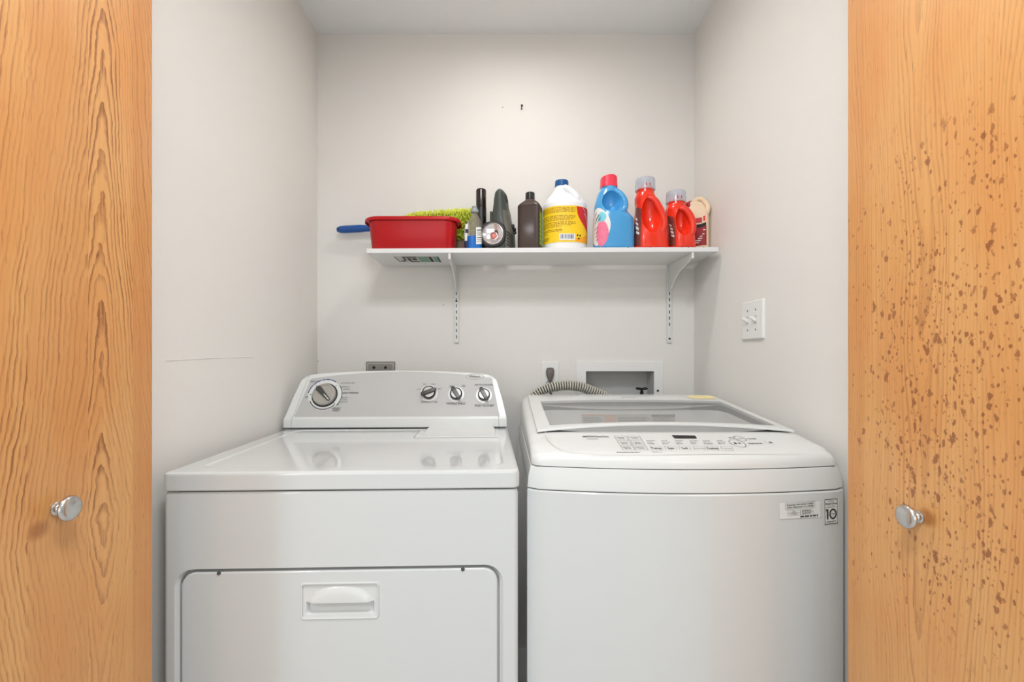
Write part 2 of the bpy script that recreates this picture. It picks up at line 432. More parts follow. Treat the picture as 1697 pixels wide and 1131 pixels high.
# ------------------------------------------------------------ the room and the closet
XL, XR, YB, ZT = -0.742, 0.757, 1.85, 2.448
def structure(name, bm, m, parent=None, smooth=0):
    o = finish(bm, name, m, parent, smooth); o['kind'] = 'structure' if parent is None else 'structure'
    if parent: del o['kind']
    return o
TH = 0.10
# back wall with the opening of the recessed valve box
p0, p1 = px(970, 615, YB), px(1084, 615, YB)
BX0, BX1, BZ1 = p0.x, p1.x, p0.z; BZ0 = BZ1 - 0.13
bm = bmesh.new()
box(bm, XL - TH, BX0, YB, YB + TH, 0, ZT + TH); box(bm, BX1, XR + TH, YB, YB + TH, 0, ZT + TH)
box(bm, BX0, BX1, YB, YB + TH, BZ1, ZT + TH); box(bm, BX0, BX1, YB, YB + TH, 0, BZ0)
wall_back = structure('wall_back', bm, M['wall'])
bm = nbox(XL - TH, XL, 0.76, YB, 0, ZT + TH); wall_left = structure('wall_left', bm, M['wall'])
bm = nbox(XR, XR + TH, 0.76, YB, 0, ZT + TH); wall_right = structure('wall_right', bm, M['wall'])
# ceiling with a round opening for the recessed lamp
def ceiling():
    bm = bmesh.new(); n = 32; r = 0.075; cx, cy = LAMP
    circ = [bm.verts.new((cx + r * math.cos(2 * PI * i / n), cy + r * math.sin(2 * PI * i / n), ZT)) for i in range(n)]
    h = 0.2
    def sq(a):
        c, s = math.cos(a), math.sin(a); k = h / max(abs(c), abs(s)); return (cx + c * k, cy + s * k, ZT)
    so = [bm.verts.new(sq(2 * PI * i / n)) for i in range(n)]
    for i in range(n): bm.faces.new((circ[i], circ[(i + 1) % n], so[(i + 1) % n], so[i]))
    def q(x0, x1, y0, y1): bm.faces.new([bm.verts.new(p) for p in ((x0, y0, ZT), (x1, y0, ZT), (x1, y1, ZT), (x0, y1, ZT))])
    x0, x1, y0, y1 = -2.7, 2.7, -2.8, YB + 0.05
    q(x0, cx - h, y0, y1); q(cx + h, x1, y0, y1); q(cx - h, cx + h, y0, cy - h); q(cx - h, cx + h, cy + h, y1)
    return structure('ceiling', bm, M['ceil'])
ceiling()
structure('floor', nbox(-2.8, 2.8, -2.9, YB + 0.05, -0.06, 0), M['floor'])
# front wall with the closet opening, and the room the picture is taken from
bm = bmesh.new()
box(bm, -2.7, -0.70, 0.74, 0.86, 0, ZT); box(bm, 0.70, 2.7, 0.74, 0.86, 0, ZT); box(bm, -0.70, 0.70, 0.74, 0.86, 2.40, ZT)
structure('wall_front', bm, M['wall'])
structure('wall_room_left', nbox(-2.8, -2.7, -2.8, 0.86, 0, ZT), M['room'])
structure('wall_room_right', nbox(2.7, 2.8, -2.8, 0.86, 0, ZT), M['room'])
bm = bmesh.new()
box(bm, -2.8, -1.85, -2.8, -2.7, 0, ZT); box(bm, 1.29, 2.8, -2.8, -2.7, 0, ZT)
box(bm, -1.85, 1.29, -2.8, -2.7, 2.25, ZT); box(bm, -1.85, 1.29, -2.8, -2.7, 0, 0.36)
structure('wall_room_rear', bm, M['room'])
win = structure('added_window_1', nbox(-1.85, 1.29, -2.79, -2.77, 0.36, 2.25), M['paper'])  # unseen window added to go with the rear fill lights
bm = bmesh.new()
for a in ((-1.85, -1.81, 0.36, 2.25), (1.25, 1.29, 0.36, 2.25), (-1.81, 1.25, 2.20, 2.25), (-1.81, 1.25, 0.36, 0.41), (-1.67, -1.65, 0.41, 2.20)):
    box(bm, a[0], a[1], -2.76, -2.71, a[2], a[3])
structure('added_window_frame', bm, M['trimw'], win)

# marks on the plaster: a nail, small holes and the faint joint of the wallboard
p = px(864, 180.5, YB)
bm = bmesh.new(); tube(bm, [p + Vector((0, 0.004, -0.004)), p + Vector((0.001, -0.012, 0.003)), p + Vector((0.0015, -0.016, 0.005))], 0.0018, 8)
lathe(bm, [(0.0045, 0), (0.0045, 0.0015)], 10, Matrix.Translation(p + Vector((0.0015, -0.015, 0.005))) @ Matrix.Rotation(PI / 2 + 0.4, 4, 'X'))
bm2 = bm
tag(finish(bm2, 'nail', M['ink']), 'small dark nail stuck in the bare back wall high above the shelf', 'nail')
def dots(name, pts, parent, r=0.0028):
    for (q, nrm) in pts:
        bm = bmesh.new(); z = Vector(nrm); a = z.orthogonal().normalized(); b = z.cross(a)
        lathe(bm, [(r, -0.0005), (r * 0.7, 0.0006)], 8, frame4(q, a, b, z)); finish(bm, name, M['ink'], parent)
dots('nail_hole', [(px(735, 505.5, YB), (0, -1, 0)), (px(527, 599, YB), (0, -1, 0)), (px(833, 178, YB), (0, -1, 0))], wall_back, 0.002)
q0, q1 = ray_plane(275, 598, (XL, 0, 0), Vector((1, 0, 0))), ray_plane(420, 592, (XL, 0, 0), Vector((1, 0, 0)))
bm = bmesh.new(); tube(bm, [q0, (q0 + q1) / 2 + Vector((0, 0, .002)), q1], 0.0012, 6); finish(bm, 'wallboard_seam', M['wall'], wall_left)

# recessed can lamp in the closet ceiling (above the frame)
can = thing('recessed_ceiling_light', (LAMP[0], LAMP[1], ZT), 'round recessed can light in the closet ceiling above the washer and dryer', 'ceiling light')
bm = bmesh.new(); lathe(bm, [(0.0745, 0.0), (0.0745, 0.10)], 32, cap=False); finish(bm, 'housing', M['trimw'], can)
bm = bmesh.new(); lathe(bm, [(0.0745, 0.002), (0.092, -0.001), (0.095, -0.004), (0.092, -0.006), (0.0745, -0.004)], 32, cap=False); finish(bm, 'trim_ring', M['trimw'], can)
bm = bmesh.new(); lathe(bm, [(0.073, 0.10), (0.03, 0.104)], 32, cap=True); finish(bm, 'reflector', M['trimw'], can)
# unseen fixtures added around the room fill lights
for lx_, ly_, lab in ((-1.28, -0.9, 'square ceiling fixture added for the room fill light, on the dryer side'), (1.28, -0.9, 'square ceiling fixture added for the room fill light, on the washer side'), (0.0, 0.12, 'square ceiling fixture added for the fill light just before the closet opening')):
    rl = thing('added_ceiling_fixture', (lx_, ly_, ZT), lab, 'ceiling light', group='added fill light fixtures of the room')
    finish(nbox(-0.24, 0.24, -0.24, 0.24, -0.03, 0.0, 0.01), 'light_body', M['trimw'], rl)

# ------------------------------------------------------------ folded oak doors
def knob(parent, base, nx):
    """mushroom knob whose axis runs along local x (nx = +1 / -1)"""
    R = Matrix.Translation(base) @ Matrix.Rotation(nx * PI / 2, 4, 'Y')
    bm = bmesh.new()
    lathe(bm, [(0.0, 0.026), (0.012, 0.0255), (0.0165, 0.0235), (0.0185, 0.0205), (0.0185, 0.0185), (0.0165, 0.0165), (0.010, 0.0148), (0.0055, 0.0135)][::-1] , 36, R)
    k = finish(bm, 'knob', M['nickel'], parent, 50)
    bm = bmesh.new(); lathe(bm, [(0.0095, 0.0), (0.0098, 0.002), (0.008, 0.0038), (0.0065, 0.0045), (0.0072, 0.006), (0.0055, 0.0085), (0.005, 0.0135)], 28, R)
    finish(bm, 'knob_stem', M['nickel'], k, 50)
oakL = oak_mat('golden_oak_left', -0.123, 0.90, 9.0, 0.064, [(-0.5, 0.02, 0.05, 1.0), (-0.226, 0.16, -0.045, -0.55), (-0.1336, -0.16, -0.016, 0.55), (-0.0462, 0.3, 0.03, -0.6)], 1.9, amber=(-0.212, 0.918, 0.020, 0.018))
oakR = oak_mat('golden_oak_right', -0.135, 3.6, 44.0, 0.25, [(-0.5, 0.0, 0.0, 1.0), (-0.30, 0.0, 0.02, 0.0), (-0.115, 0.06, 0.012, 0.0), (-0.04, 0.14, -0.01, -0.2)], 0.6, spots=True, amber=(-0.163, 0.915, 0.02, 0.017), wob=0.09, zlow=(-1.0, -0.5))
def bifold(name, x, y, sgn, oak, kp):
    d = bpy.data.objects.new(name, None); COL.objects.link(d); d.location = (x, y, 0); d['kind'] = 'structure'
    fn = lambda a, b, dd: (dd, a, b)
    for nm, o0, o1 in (('leading_panel', -sgn * 0.026, 0.0), ('pivot_panel', -sgn * 0.056, -sgn * 0.029)):
        bm = bmesh.new()
        if sgn > 0: box(bm, o0, o1, -0.345, 0, 0.015, 2.38, 0.0015, 1)
        else: box(bm, min(o0, o1), max(o0, o1), -0.345, 0, 0.015, 2.38, 0.0015, 1)
        finish(bm, nm, oak, d, 30)
    w = ray_plane(kp[0], kp[1], (x, 0, 0), Vector((1, 0, 0)))
    knob(d, (0, w.y - y, w.z), sgn)
    return d
DL = bifold('door_1', -0.65, 0.86, 1, oakL, (93, 843))
DR = bifold('door_2', 0.645, 0.872, -1, oakR, (1523, 857))
tag(DL, 'folded golden oak closet door with smooth figure, beside the dryer')
tag(DR, 'folded golden oak closet door with dark brown splash marks, beside the washer')

# ------------------------------------------------------------ dryer
dry = thing('clothes_dryer', (-0.702, 0.957, 0), 'white front-loading dryer with a silver dial console and flush square door', 'dryer', math.radians(2.0))
DM = mw(dry); DI = DM.inverted()
WD = 0.733
def dpx(x, y, p0, n):      # pixel -> dryer-local point on a local plane
    n = Vector(n); return DI @ ray_plane(x, y, DM @ Vector(p0), (DM.to_3x3() @ n))
xz = lambda a, b, d: (a, d, b)
# cabinet with the chamfered door recess
bm = bmesh.new(); pts = rrect(0.0, WD, 0.0, 0.70, 0.010, 4)
rings(bm, [[(a, b, z) for a, b in pts] for z in (0.02, 0.874)] + [[(WD / 2 + (a - WD / 2) * .993, .35 + (b - .35) * .993, 0.880) for a, b in pts]])
cab = finish(bm, 'cabinet', M['enamel'], dry)
dz1 = dpx(560, 942, (0, 0.0, 0), (0, 1, 0)).z
dx0, dx1 = dpx(294, 1000, (0, 0, 0), (0, 1, 0)).x, dpx(829, 1000, (0, 0, 0), (0, 1, 0)).x
bm = bmesh.new()
rings(bm, [[xz(a, b, -0.01) for a, b in rrect(dx0 - 0.007, dx1 + 0.007, 0.08, dz1 + 0.003, 0.040)], [xz(a, b, 0.0) for a, b in rrect(dx0 - 0.006, dx1 + 0.006, 0.08, dz1 + 0.002, 0.038)],
           [xz(a, b, 0.006) for a, b in rrect(dx0 + 0.001, dx1 - 0.001, 0.085, dz1, 0.034)], [xz(a, b, 0.018) for a, b in rrect(dx0 + 0.002, dx1 - 0.002, 0.085, dz1 - .001, 0.034)]])
boolean(cab, finish(bm, 'cut', M['enamel']))
# door slab with pocket for the pull
bm = bmesh.new(); prism(bm, rrect(dx0 + 0.006, dx1 - 0.0055, 0.09, dz1 - 0.0055, 0.030), xz, 0.0178, 0.0015, 0.004)
door = finish(bm, 'door', M['enamel'], dry)
h0, h1 = dpx(500, 968.5, (0, 0.0015, 0), (0, 1, 0)), dpx(627, 1023, (0, 0.0015, 0), (0, 1, 0))
hx0, hx1, hz1, hz0 = h0.x, h1.x, h0.z, h1.z
bm = bmesh.new(); prism(bm, rrect(hx0, hx1, hz0, hz1, 0.006), xz, -0.01, 0.012); boolean(door, finish(bm, 'cut', M['enamel']))
# pull insert: bezel lip, scooped hood and recessed floor
bm = bmesh.new()
o_, i_ = rrect(hx0 - .0025, hx1 + .0025, hz0 - .0025, hz1 + .0025, .008), rrect(hx0 + .0015, hx1 - .0015, hz0 + .0015, hz1 - .0015, .005)
rings(bm, [[xz(a, b, 0.0015) for a, b in o_], [xz(a, b, -0.0012) for a, b in rrect(hx0 - .001, hx1 + .001, hz0 - .001, hz1 + .001, .007)], [xz(a, b, -0.0005) for a, b in i_], [xz(a, b, 0.0045) for a, b in i_]], False, False)
pull = finish(bm, 'door_pull', M['wplastic'], door)
cxh = (hx0 + hx1) / 2; hw = (hx1 - hx0) / 2; hh = hz1 - hz0
def pull_floor():
    bm = bmesh.new(); nu, nv = 40, 30; g = []
    for j in range(nv + 1):
        row = []
        for i in range(nu + 1):
            u = -1 + 2 * i / nu; v = j / nv
            x = cxh + u * (hw - .001); z = hz0 + .001 + v * (hh - .002)
            d = 0.0035
            if abs(u) < 0.87:                          # scoop below, hood bulging above the lip line at v=.46
                if v < 0.46:
                    e = min(1, (0.87 - abs(u)) / 0.10) * min(1, (v - 0.09) / 0.06 if v > 0.09 else 0)
                    d += 0.022 * max(0, e) ** 0.7
                else:
                    t = (v - 0.46) / 0.46; w = 1 - (abs(u) / 0.87) ** 2.6
                    if t < w: d -= 0.0075 * math.sqrt(max(0, 1 - (t / max(w, 1e-3)) ** 2)) * min(1, w * 3)
            row.append(bm.verts.new((x, d, z)))
        g.append(row)
    for j in range(nv):
        for i in range(nu): bm.faces.new((g[j][i], g[j][i + 1], g[j + 1][i + 1], g[j + 1][i]))
    return bm
finish(pull_floor(), 'pull_scoop', M['wplastic'], door, 40)
for x_, y_ in ((362.5, 946.5), (767, 939.5)):
    q = dpx(x_, y_, (0, 0.0012, 0), (0, 1, 0)); q.z = dz1 - .0075
    bm = bmesh.new(); lathe(bm, [(0.0042, 0), (0.0036, 0.002), (0.001, 0.0026)], 12, Matrix.Translation((q.x, 0.0018, q.z)) @ Matrix.Rotation(PI / 2, 4, 'X')); finish(bm, 'hinge_screw', M['inkgrey'], door)
# top with a shallow recessed pan
bm = bmesh.new()
def rr_loop(ins, z): return [(a, b, z) for a, b in rrect(-0.003 + ins, WD + 0.003 - ins, -0.004 + ins, 0.70, 0.016 - ins * 0.5, 5)]
rings(bm, [rr_loop(0.002, 0.8835), rr_loop(0, 0.886), rr_loop(0, 0.914), rr_loop(0.002, 0.919), rr_loop(0.006, 0.921), rr_loop(0.012, 0.9215)])
top = finish(bm, 'top', M['enamel'], dry)
bm = bmesh.new()
pl = lambda ins, z: [(a, b, z) for a, b in rrect(0.046 + ins, WD - 0.030 - ins, 0.040 + ins, 0.56 - ins, 0.030)]
rings(bm, [pl(-0.003, 0.93), pl(-0.002, 0.9215), pl(0.0, 0.9212), pl(0.002, 0.9200), pl(0.008, 0.9190)])
boolean(top, finish(bm, 'cut', M['enamel']))
# lint screen lid
ZTOP = 0.9191
l0, l1 = dpx(686, 726, (0, 0, ZTOP), (0, 0, 1)), dpx(828, 726, (0, 0, ZTOP), (0, 0, 1))
bm = bmesh.new(); prism(bm, rrect(l0.x, l1.x, l0.y, 0.559, 0.004, 3), lambda a, b, d: (a, b, d), 0.917, 0.9205, 0.001)
lint = finish(bm, 'lint_screen_cover', M['wplastic'], dry)
bm = bmesh.new(); prism(bm, rrect(l0.x - .002, l1.x + .002, l0.y - .002, 0.561, 0.005, 3), lambda a, b, d: (a, b, d), 0.917, 0.91935); finish(bm, 'cover_gap', M['seam'], lint)
xa, xb = dpx(700, 722, (0, 0, ZTOP), (0, 0, 1)).x, dpx(822, 722, (0, 0, ZTOP), (0, 0, 1)).x
bm = bmesh.new(); lps = []
for t in range(9):
    y_ = l0.y + .012 + t / 8 * (0.572 - l0.y - .012); zz = 0.9215 + 0.009 * (t / 8) ** 2
    w = .006 * math.sin(PI / 2 * max(0, (t - 6) / 2)); lps.append([(xa + w, y_, zz - .003), (xb - w, y_, zz - .003), (xb - w - .004, y_, zz), (xa + w + .004, y_, zz)])
rings(bm, lps); finish(bm, 'pull_tab', M['wplastic'], lint)
# console
SB, ST = Vector((0, 0.580, 0.962)), Vector((0, 0.640, 1.088))       # foot and head of the sloping face
fdir = (ST - SB).normalized(); FL = (ST - SB).length; fn_ = Vector((0, -fdir.z, fdir.y))
CXD, HWD = WD / 2 - 0.002, WD / 2 + 0.001
def arch(u): return 0.016 * (1 - u * u)
def console_pt(k, u):
    """k-th profile point at u in -1..1"""
    up = arch(u) + (-0.016 * max(0, (abs(u) - 0.9) / 0.1) ** 2)
    prof = [((0.578, 0.9235), 0, 0), ((0.571, 0.928), 0, 0), ((0.571, 0.952), 0.02, 0), ((0.5745, 0.959), 0.06, 0), ((0.580, 0.962), 0.08, 0), ((0.610, 1.025), 0.5, .45), ((0.640, 1.088), 0.93, 1), ((0.643, 1.094), 0.98, 1), ((0.650, 1.098), 1, 1), ((0.690, 1.094), 1, 1), ((0.706, 1.07), .95, .6), ((0.706, 0.9235), 0, 0)]
    (s, z), t, f = prof[k]
    x = CXD + (HWD - 0.034 * t ** 1.15) * u
    e = fdir * (up * f); return Vector((x, s + e.y, z + e.z))
def console_piece(us):
    bm = bmesh.new(); rings(bm, [[console_pt(k, u) for k in range(12)] for u in us]); return bm
US = 0.928
finish(console_piece([-US + 2 * US * i / 24 for i in range(25)]), 'console', M['wplastic'], dry)
for s in (-1, 1):
    finish(console_piece([s * (US + 0.003 + (1 - US - 0.003) * i / 5) for i in range(6)]), 'console_end_cap', M['wplastic'], dry)
    bm = bmesh.new(); lp = [[console_pt(k, s * (US + d)) * 1.0 for k in range(12)] for d in (-.001, .004)]
    c = Vector((0, 0.63, 1.0)); lp = [[Vector((p.x, c.y + (p.y - c.y) * .985, c.z + (p.z - c.z) * .985)) for p in l] for l in lp]
    rings(bm, lp); finish(bm, 'console_seam', M['seam'], dry)
def cpx(x, y): return dpx(x, y, SB, fn_)
def CF(x, y, lift=0.0012):        # frame on the console face at a pixel
    return frame4(cpx(x, y) + fn_ * lift, Vector((1, 0, 0)), fdir, fn_)
# silver face plate
def face_uv(x, y): q = cpx(x, y); return Vector((q.x, (q - SB).dot(fdir)))
a_, b_, c_, d_ = face_uv(487, 693), face_uv(829, 694), face_uv(815, 627), face_uv(516, 628)
e_ = face_uv(660, 616.5)
outl = [a_ + Vector((.006, 0)), b_ - Vector((.006, 0)), b_ + Vector((-.001, .006))]
for i in range(13):
    t = i / 12; v = c_.lerp(d_, t); v.y = c_.y + (d_.y - c_.y) * t + 4 * t * (1 - t) * (e_.y - (c_.y + d_.y) / 2) ; outl.append(v)
outl.append(a_ + Vector((.001, .006)))
bm = bmesh.new()
P3 = lambda v, d: Vector((v.x, 0, 0)) + Vector((0, SB.y, SB.z)) + fdir * v.y + fn_ * d
rings(bm, [[P3(v, -0.002) for v in outl], [P3(v, 0.0010) for v in outl]]); plate = finish(bm, 'control_plate', M['silver'], dry, 20)
# cycle dial
mm = 1.575 / F                                    # metres per pixel on the face
dc = CF(538.5, 655.5)
bm = bmesh.new(); lathe(bm, [(27 * mm, -0.001), (27 * mm, 0.0005), (26 * mm, 0.001)], 48, dc); dialp = finish(bm, 'dial_plate', M['wplastic'], dry)
bm = bmesh.new(); arc(bm, dc, 24.2 * mm, 25.6 * mm, 205, 318, 0.0013, 40); arc(bm, dc, 18.9 * mm, 21.0 * mm, 0, 360, 0.0013, 56)
for a in (45, 135, 320, 178): bar(bm, dc @ Matrix.Rotation(math.radians(a), 4, 'Z'), 21.5 * mm, 24.5 * mm, -0.0009, 0.0009, 0.0013)
finish(bm, 'dial_marking', M['ink'], dialp, 0)
bm = bmesh.new()
for a0, a1 in ((58, 78), (80, 94), (96, 108), (110, 122), (124, 140), (142, 172)): arc(bm, dc, 26.6 * mm, 28.6 * mm, a0, a1, 0.0002, 10)
finish(bm, 'blue_cycle_arc', M['inkblue'], dialp, 0)
bm = bmesh.new()
for a0, a1 in ((-40, -14), (-12, 10), (12, 38)): arc(bm, dc, 26.6 * mm, 28.4 * mm, a0, a1, 0.0002, 10)
finish(bm, 'green_cycle_arc', M['inkgreen'], dialp, 0)
bm = bmesh.new(); lathe(bm, [(18.8 * mm, 0.001), (18.6 * mm, 0.012), (17.4 * mm, 0.015), (15.6 * mm, 0.0155), (15.2 * mm, 0.0135), (1e-4, 0.0135)], 48, dc)
dk = finish(bm, 'cycle_dial', M['silver2'], dry)
def pointer(M4, L, w0, w1, z0, z1):
    bm = bmesh.new(); lp = []
    for t in (-1, -.8, -.3, .3, .8, 1):
        w = (w0 + (w1 - w0) * (t + 1) / 2) * (1 if abs(t) < .95 else .55); h = z1 - (0.003 if abs(t) > .95 else 0)
        lp.append([M4 @ Vector(p) for p in ((t * L, -w, z0), (t * L, -w * .8, h), (t * L, w * .8, h), (t * L, w, z0))])
    rings(bm, lp); return bm
R = dc @ Matrix.Rotation(math.radians(-46), 4, 'Z')
finish(pointer(R, 16.5 * mm, 5.2 * mm, 2.2 * mm, 0.013, 0.022), 'dial_pointer', M['knobgrey'], dk)
bm = bmesh.new(); bar(bm, R, 3 * mm, 16 * mm, -0.6 * mm, 0.6 * mm, 0.0222); finish(bm, 'pointer_line', M['paper'], dk, 0)
for (x_, y_, r_, a_r) in ((711, 651, 12.5, 22), (756, 653, 11.5, -58), (802, 654.5, 11.5, -62)):
    kf = CF(x_, y_ + 1)
    bm = bmesh.new(); lathe(bm, [((r_ + 2) * mm, -0.001), ((r_ + 2) * mm, 0.0006), ((r_ + 1.4) * mm, 0.001)], 36, kf); kb = finish(bm, 'option_knob', M['wplastic'], dry)
    bm = bmesh.new(); lathe(bm, [((r_ - 1.2) * mm, 0.0008), ((r_ - 1.5) * mm, 0.011), ((r_ - 2.6) * mm, 0.0125), ((r_ - 3.2) * mm, 0.0115), (1e-4, 0.0115)], 36, kf); finish(bm, 'knob_body', M['black'], kb)
    bm = bmesh.new(); lathe(bm, [((r_ - 3.4) * mm, 0.0117), (1e-4, 0.0119)], 32, kf); finish(bm, 'knob_face', M['silver2'], kb)
    finish(pointer(kf @ Matrix.Rotation(math.radians(a_r), 4, 'Z'), (r_ + 1.0) * mm, 3.8 * mm, 3.2 * mm, 0.011, 0.020), 'knob_grip', M['knobgrey'], kb)
# printed legends
bm = bmesh.new()
for (s, x_, y_, sz, b) in (('TEMPERATURE', 711, 667, 5.2, False), ('WRINKLE SHIELD', 755.5, 669.5, 5.0, True), ('PUSH TO START', 803, 673, 5.4, True), ('OFF', 509, 659, 4.2, True), ('TIMED DRY', 521, 633, 4.0, False),
        ('AUTOMATIC DRY', 577, 635.5, 3.6, False), ('MORE DRY', 573, 642, 3.4, False), ('NORMAL', 575, 646, 3.4, False), ('ENERGY PREFERRED', 581, 652, 3.6, True), ('LESS DRY', 571, 659.5, 3.4, False), ('CASUAL', 571, 663, 3.4, False),
        ('DELICATE', 569, 667, 3.4, False), ('OFF', 559, 671, 3.6, True), ('WRINKLE', 557, 677.5, 4.2, True), ('SHIELD', 557, 681, 4.2, True), ('ON', 768, 640.5, 4.4, True), ('OFF', 747, 641, 3.6, True),
        ('LOW', 694, 646, 3.6, False), ('MED', 704, 637.5, 3.6, False), ('HIGH', 718, 637.5, 3.6, False), ('HOT', 729, 645, 3.6, False), ('END OF CYCLE SIGNAL', 802, 638.5, 3.6, True), ('Whirlpool', 786.5, 624.6, 5.4, True)):
    text_into(bm, s, sz * mm * 1.0, CF(x_, y_), 0.0003, b, sx=.82)
finish(bm, 'printed_legend', M['inkgrey'], plate, 0)['kind'] = 'stuff'
bm = bmesh.new(); lf = CF(787, 624.8)
for k, (rx, ry) in enumerate(((15.5, 4.4),)):
    pts = [(rx * mm * math.cos(2 * PI * i / 40), ry * mm * 1.3 * math.sin(2 * PI * i / 40)) for i in range(40)]; outline(bm, lf, pts, 0.9 * mm)
finish(bm, 'emblem_ring', M['steel'], plate, 0)

# ------------------------------------------------------------ washer
WX0, WX1 = 0.051, 0.742; WXC, WHW = (WX0 + WX1) / 2, (WX1 - WX0) / 2
was = thing('washing_machine', (WXC, 1.0, 0), 'white top-loading washer with a glazed lid and a printed touch panel', 'washer')
WO = Vector((WXC, 1.0, 0))
def yf(u): return 0.969 + 0.036 * u * u
def plan(inset=0.0, n=30, rc=0.011):
    """plan outline (world x,y): bowed front, rounded corners, straight back"""
    pts = []
    for i in range(n + 1):
        u = -1 + 2 * i / n; e = max(0, (abs(u) - 0.94) / 0.06)
        pts.append((WXC + (WHW - inset) * u, yf(u) + inset + rc * (1 - math.sqrt(max(0, 1 - e * e)))))
    pts += [(WX1 - inset, 1.66), (WX1 - inset - 0.01, 1.68 - inset), (WX0 + inset + 0.01, 1.68 - inset), (WX0 + inset, 1.66)]
    return pts
def wl(p): return Vector(p) - WO
def shell(name, levels, m, parent=was):
    bm = bmesh.new(); rings(bm, [[wl((a, b, z)) for a, b in plan(i)] for i, z in levels]); return finish(bm, name, m, parent, 30)
shell('cabinet', [(0, 0.03), (0, 0.8695), (0.0025, 0.8725)], M['enamel'])
shell('fascia', [(0.0025, 0.8745), (0.0008, 0.8765), (0.003, 0.900), (0.008, 0.9195), (0.010, 0.9215)], M['wplastic'])
shell('seam_strip', [(0.004, 0.8715), (0.004, 0.8755)], M['seam'])
shell('seam_strip', [(0.0115, 0.9205), (0.0115, 0.9245)], M['seam'])
for x_, y_ in ((-0.27, 0.06), (0.27, 0.06), (-0.27, 0.62), (0.27, 0.62)):
    bm = bmesh.new(); lathe(bm, [(0.02, 0.0), (0.02, 0.006), (0.012, 0.008), (0.012, 0.032)], 16, Matrix.Translation((x_, y_, 0))); finish(bm, 'foot', M['black'], was)
LX0, LX1, LY0, LY1 = 0.082, 0.711, 1.142, 1.600          # lid plan
GX0, GX1, GY0, GY1 = 0.116, 0.688, 1.174, 1.480          # lid glazing plan
def ztop(y): 
    if y < 1.142: return 0.953 + (0.976 - 0.953) * (y - 1.008) / (1.142 - 1.008)
    return 0.976 + (1.026 - 0.976) * min(1, (y - 1.142) / (1.60 - 1.142))
def ucols():
    us = [-1, -.9995, -.998, -.995, -.99, -.982, -.97, -.955, -.935, -.91] + [-.88 + 1.76 * i / 44 for i in range(45)]; return us + [-u for u in us[:10]][::-1]
def shoulder(u, z, z0=0.9235, p=9.0): return z0 + (z - z0) * max(0, 1 - abs(u) ** p) ** (1 / p)
def cover():
    bm = bmesh.new(); us = ucols(); g = []
    ys = [1.05, 1.08, 1.11, 1.13, 1.142, 1.150, 1.158, 1.168, 1.18, 1.195] + [1.195 + 0.285 * i / 12 for i in range(1, 13)] + [1.52, 1.56, 1.60, 1.64, 1.66]
    for u in us:
        f = yf(u); ue = max(0, (abs(u) - 0.94) / 0.06); f += 0.022 * (1 - math.sqrt(max(0, 1 - ue * ue))) + .009
        x = WXC + (WHW - .009) * u; col = []
        fr = [(f, 0.9235), (f + .0005, .930), (f + .003, .939), (f + .009, .9465), (f + .018, .9515), (f + .030, .9545)]
        for (y, z) in fr: col.append((x, y, shoulder(u, z)))
        for y in ys:
            y_ = max(y, f + .032); z = ztop(y_)
            if y_ <= 1.05: z = .9545 + (ztop(1.05) - .9545) * (y_ - f - .03) / max(1e-3, 1.05 - f - .03)
            lu = (x - WXC) / ((LX1 - LX0) / 2)
            if 1.142 < y < 1.20 and abs(lu) < 1: z -= 0.020 * min(1.0, (y - 1.142) / 0.03) * (1 - abs(lu) ** 2.5)
            elif y >= 1.20 and y < 1.60 and abs(lu) < .97: z -= 0.020 * (1 - abs(lu) ** 2.5) * max(0.0, 1 - max(0, y - 1.48) / .12)
            col.append((x, y_, shoulder(u, z)))
        col += [(x, 1.675, shoulder(u, 1.02)), (x, 1.68, .9235)]
        g.append([bm.verts.new(wl(p)) for p in col])
    for a, b in zip(g, g[1:]):
        for k in range(len(a) - 1):
            q = [v.co + WO for v in (a[k], b[k], b[k + 1], a[k + 1])]; cx = sum(v.x for v in q) / 4; cy = sum(v.y for v in q) / 4
            if GX0 < cx < GX1 and GY0 + .002 < cy < GY1: continue
            bm.faces.new((a[k], b[k], b[k + 1], a[k + 1]))
    return bm
finish(cover(), 'top_cover', M['wplastic'], was, 50)
# tub opening seen through the lid
bm = bmesh.new()
def basin(ins, z0): return [wl((a, b, z0 + 0.09 * (b - 1.2))) for a, b in rrect(GX0 - .005 + ins, GX1 + .005 - ins, GY0 - .005 + ins, GY1 + .005 - ins, 0.05, 8)]
rings(bm, [basin(0, .965), basin(.012, .945), basin(.03, .925), basin(.07, .905), basin(.10, .80)], False, True)
tubs = finish(bm, 'tub_surround', M['wplastic'], was, 40)
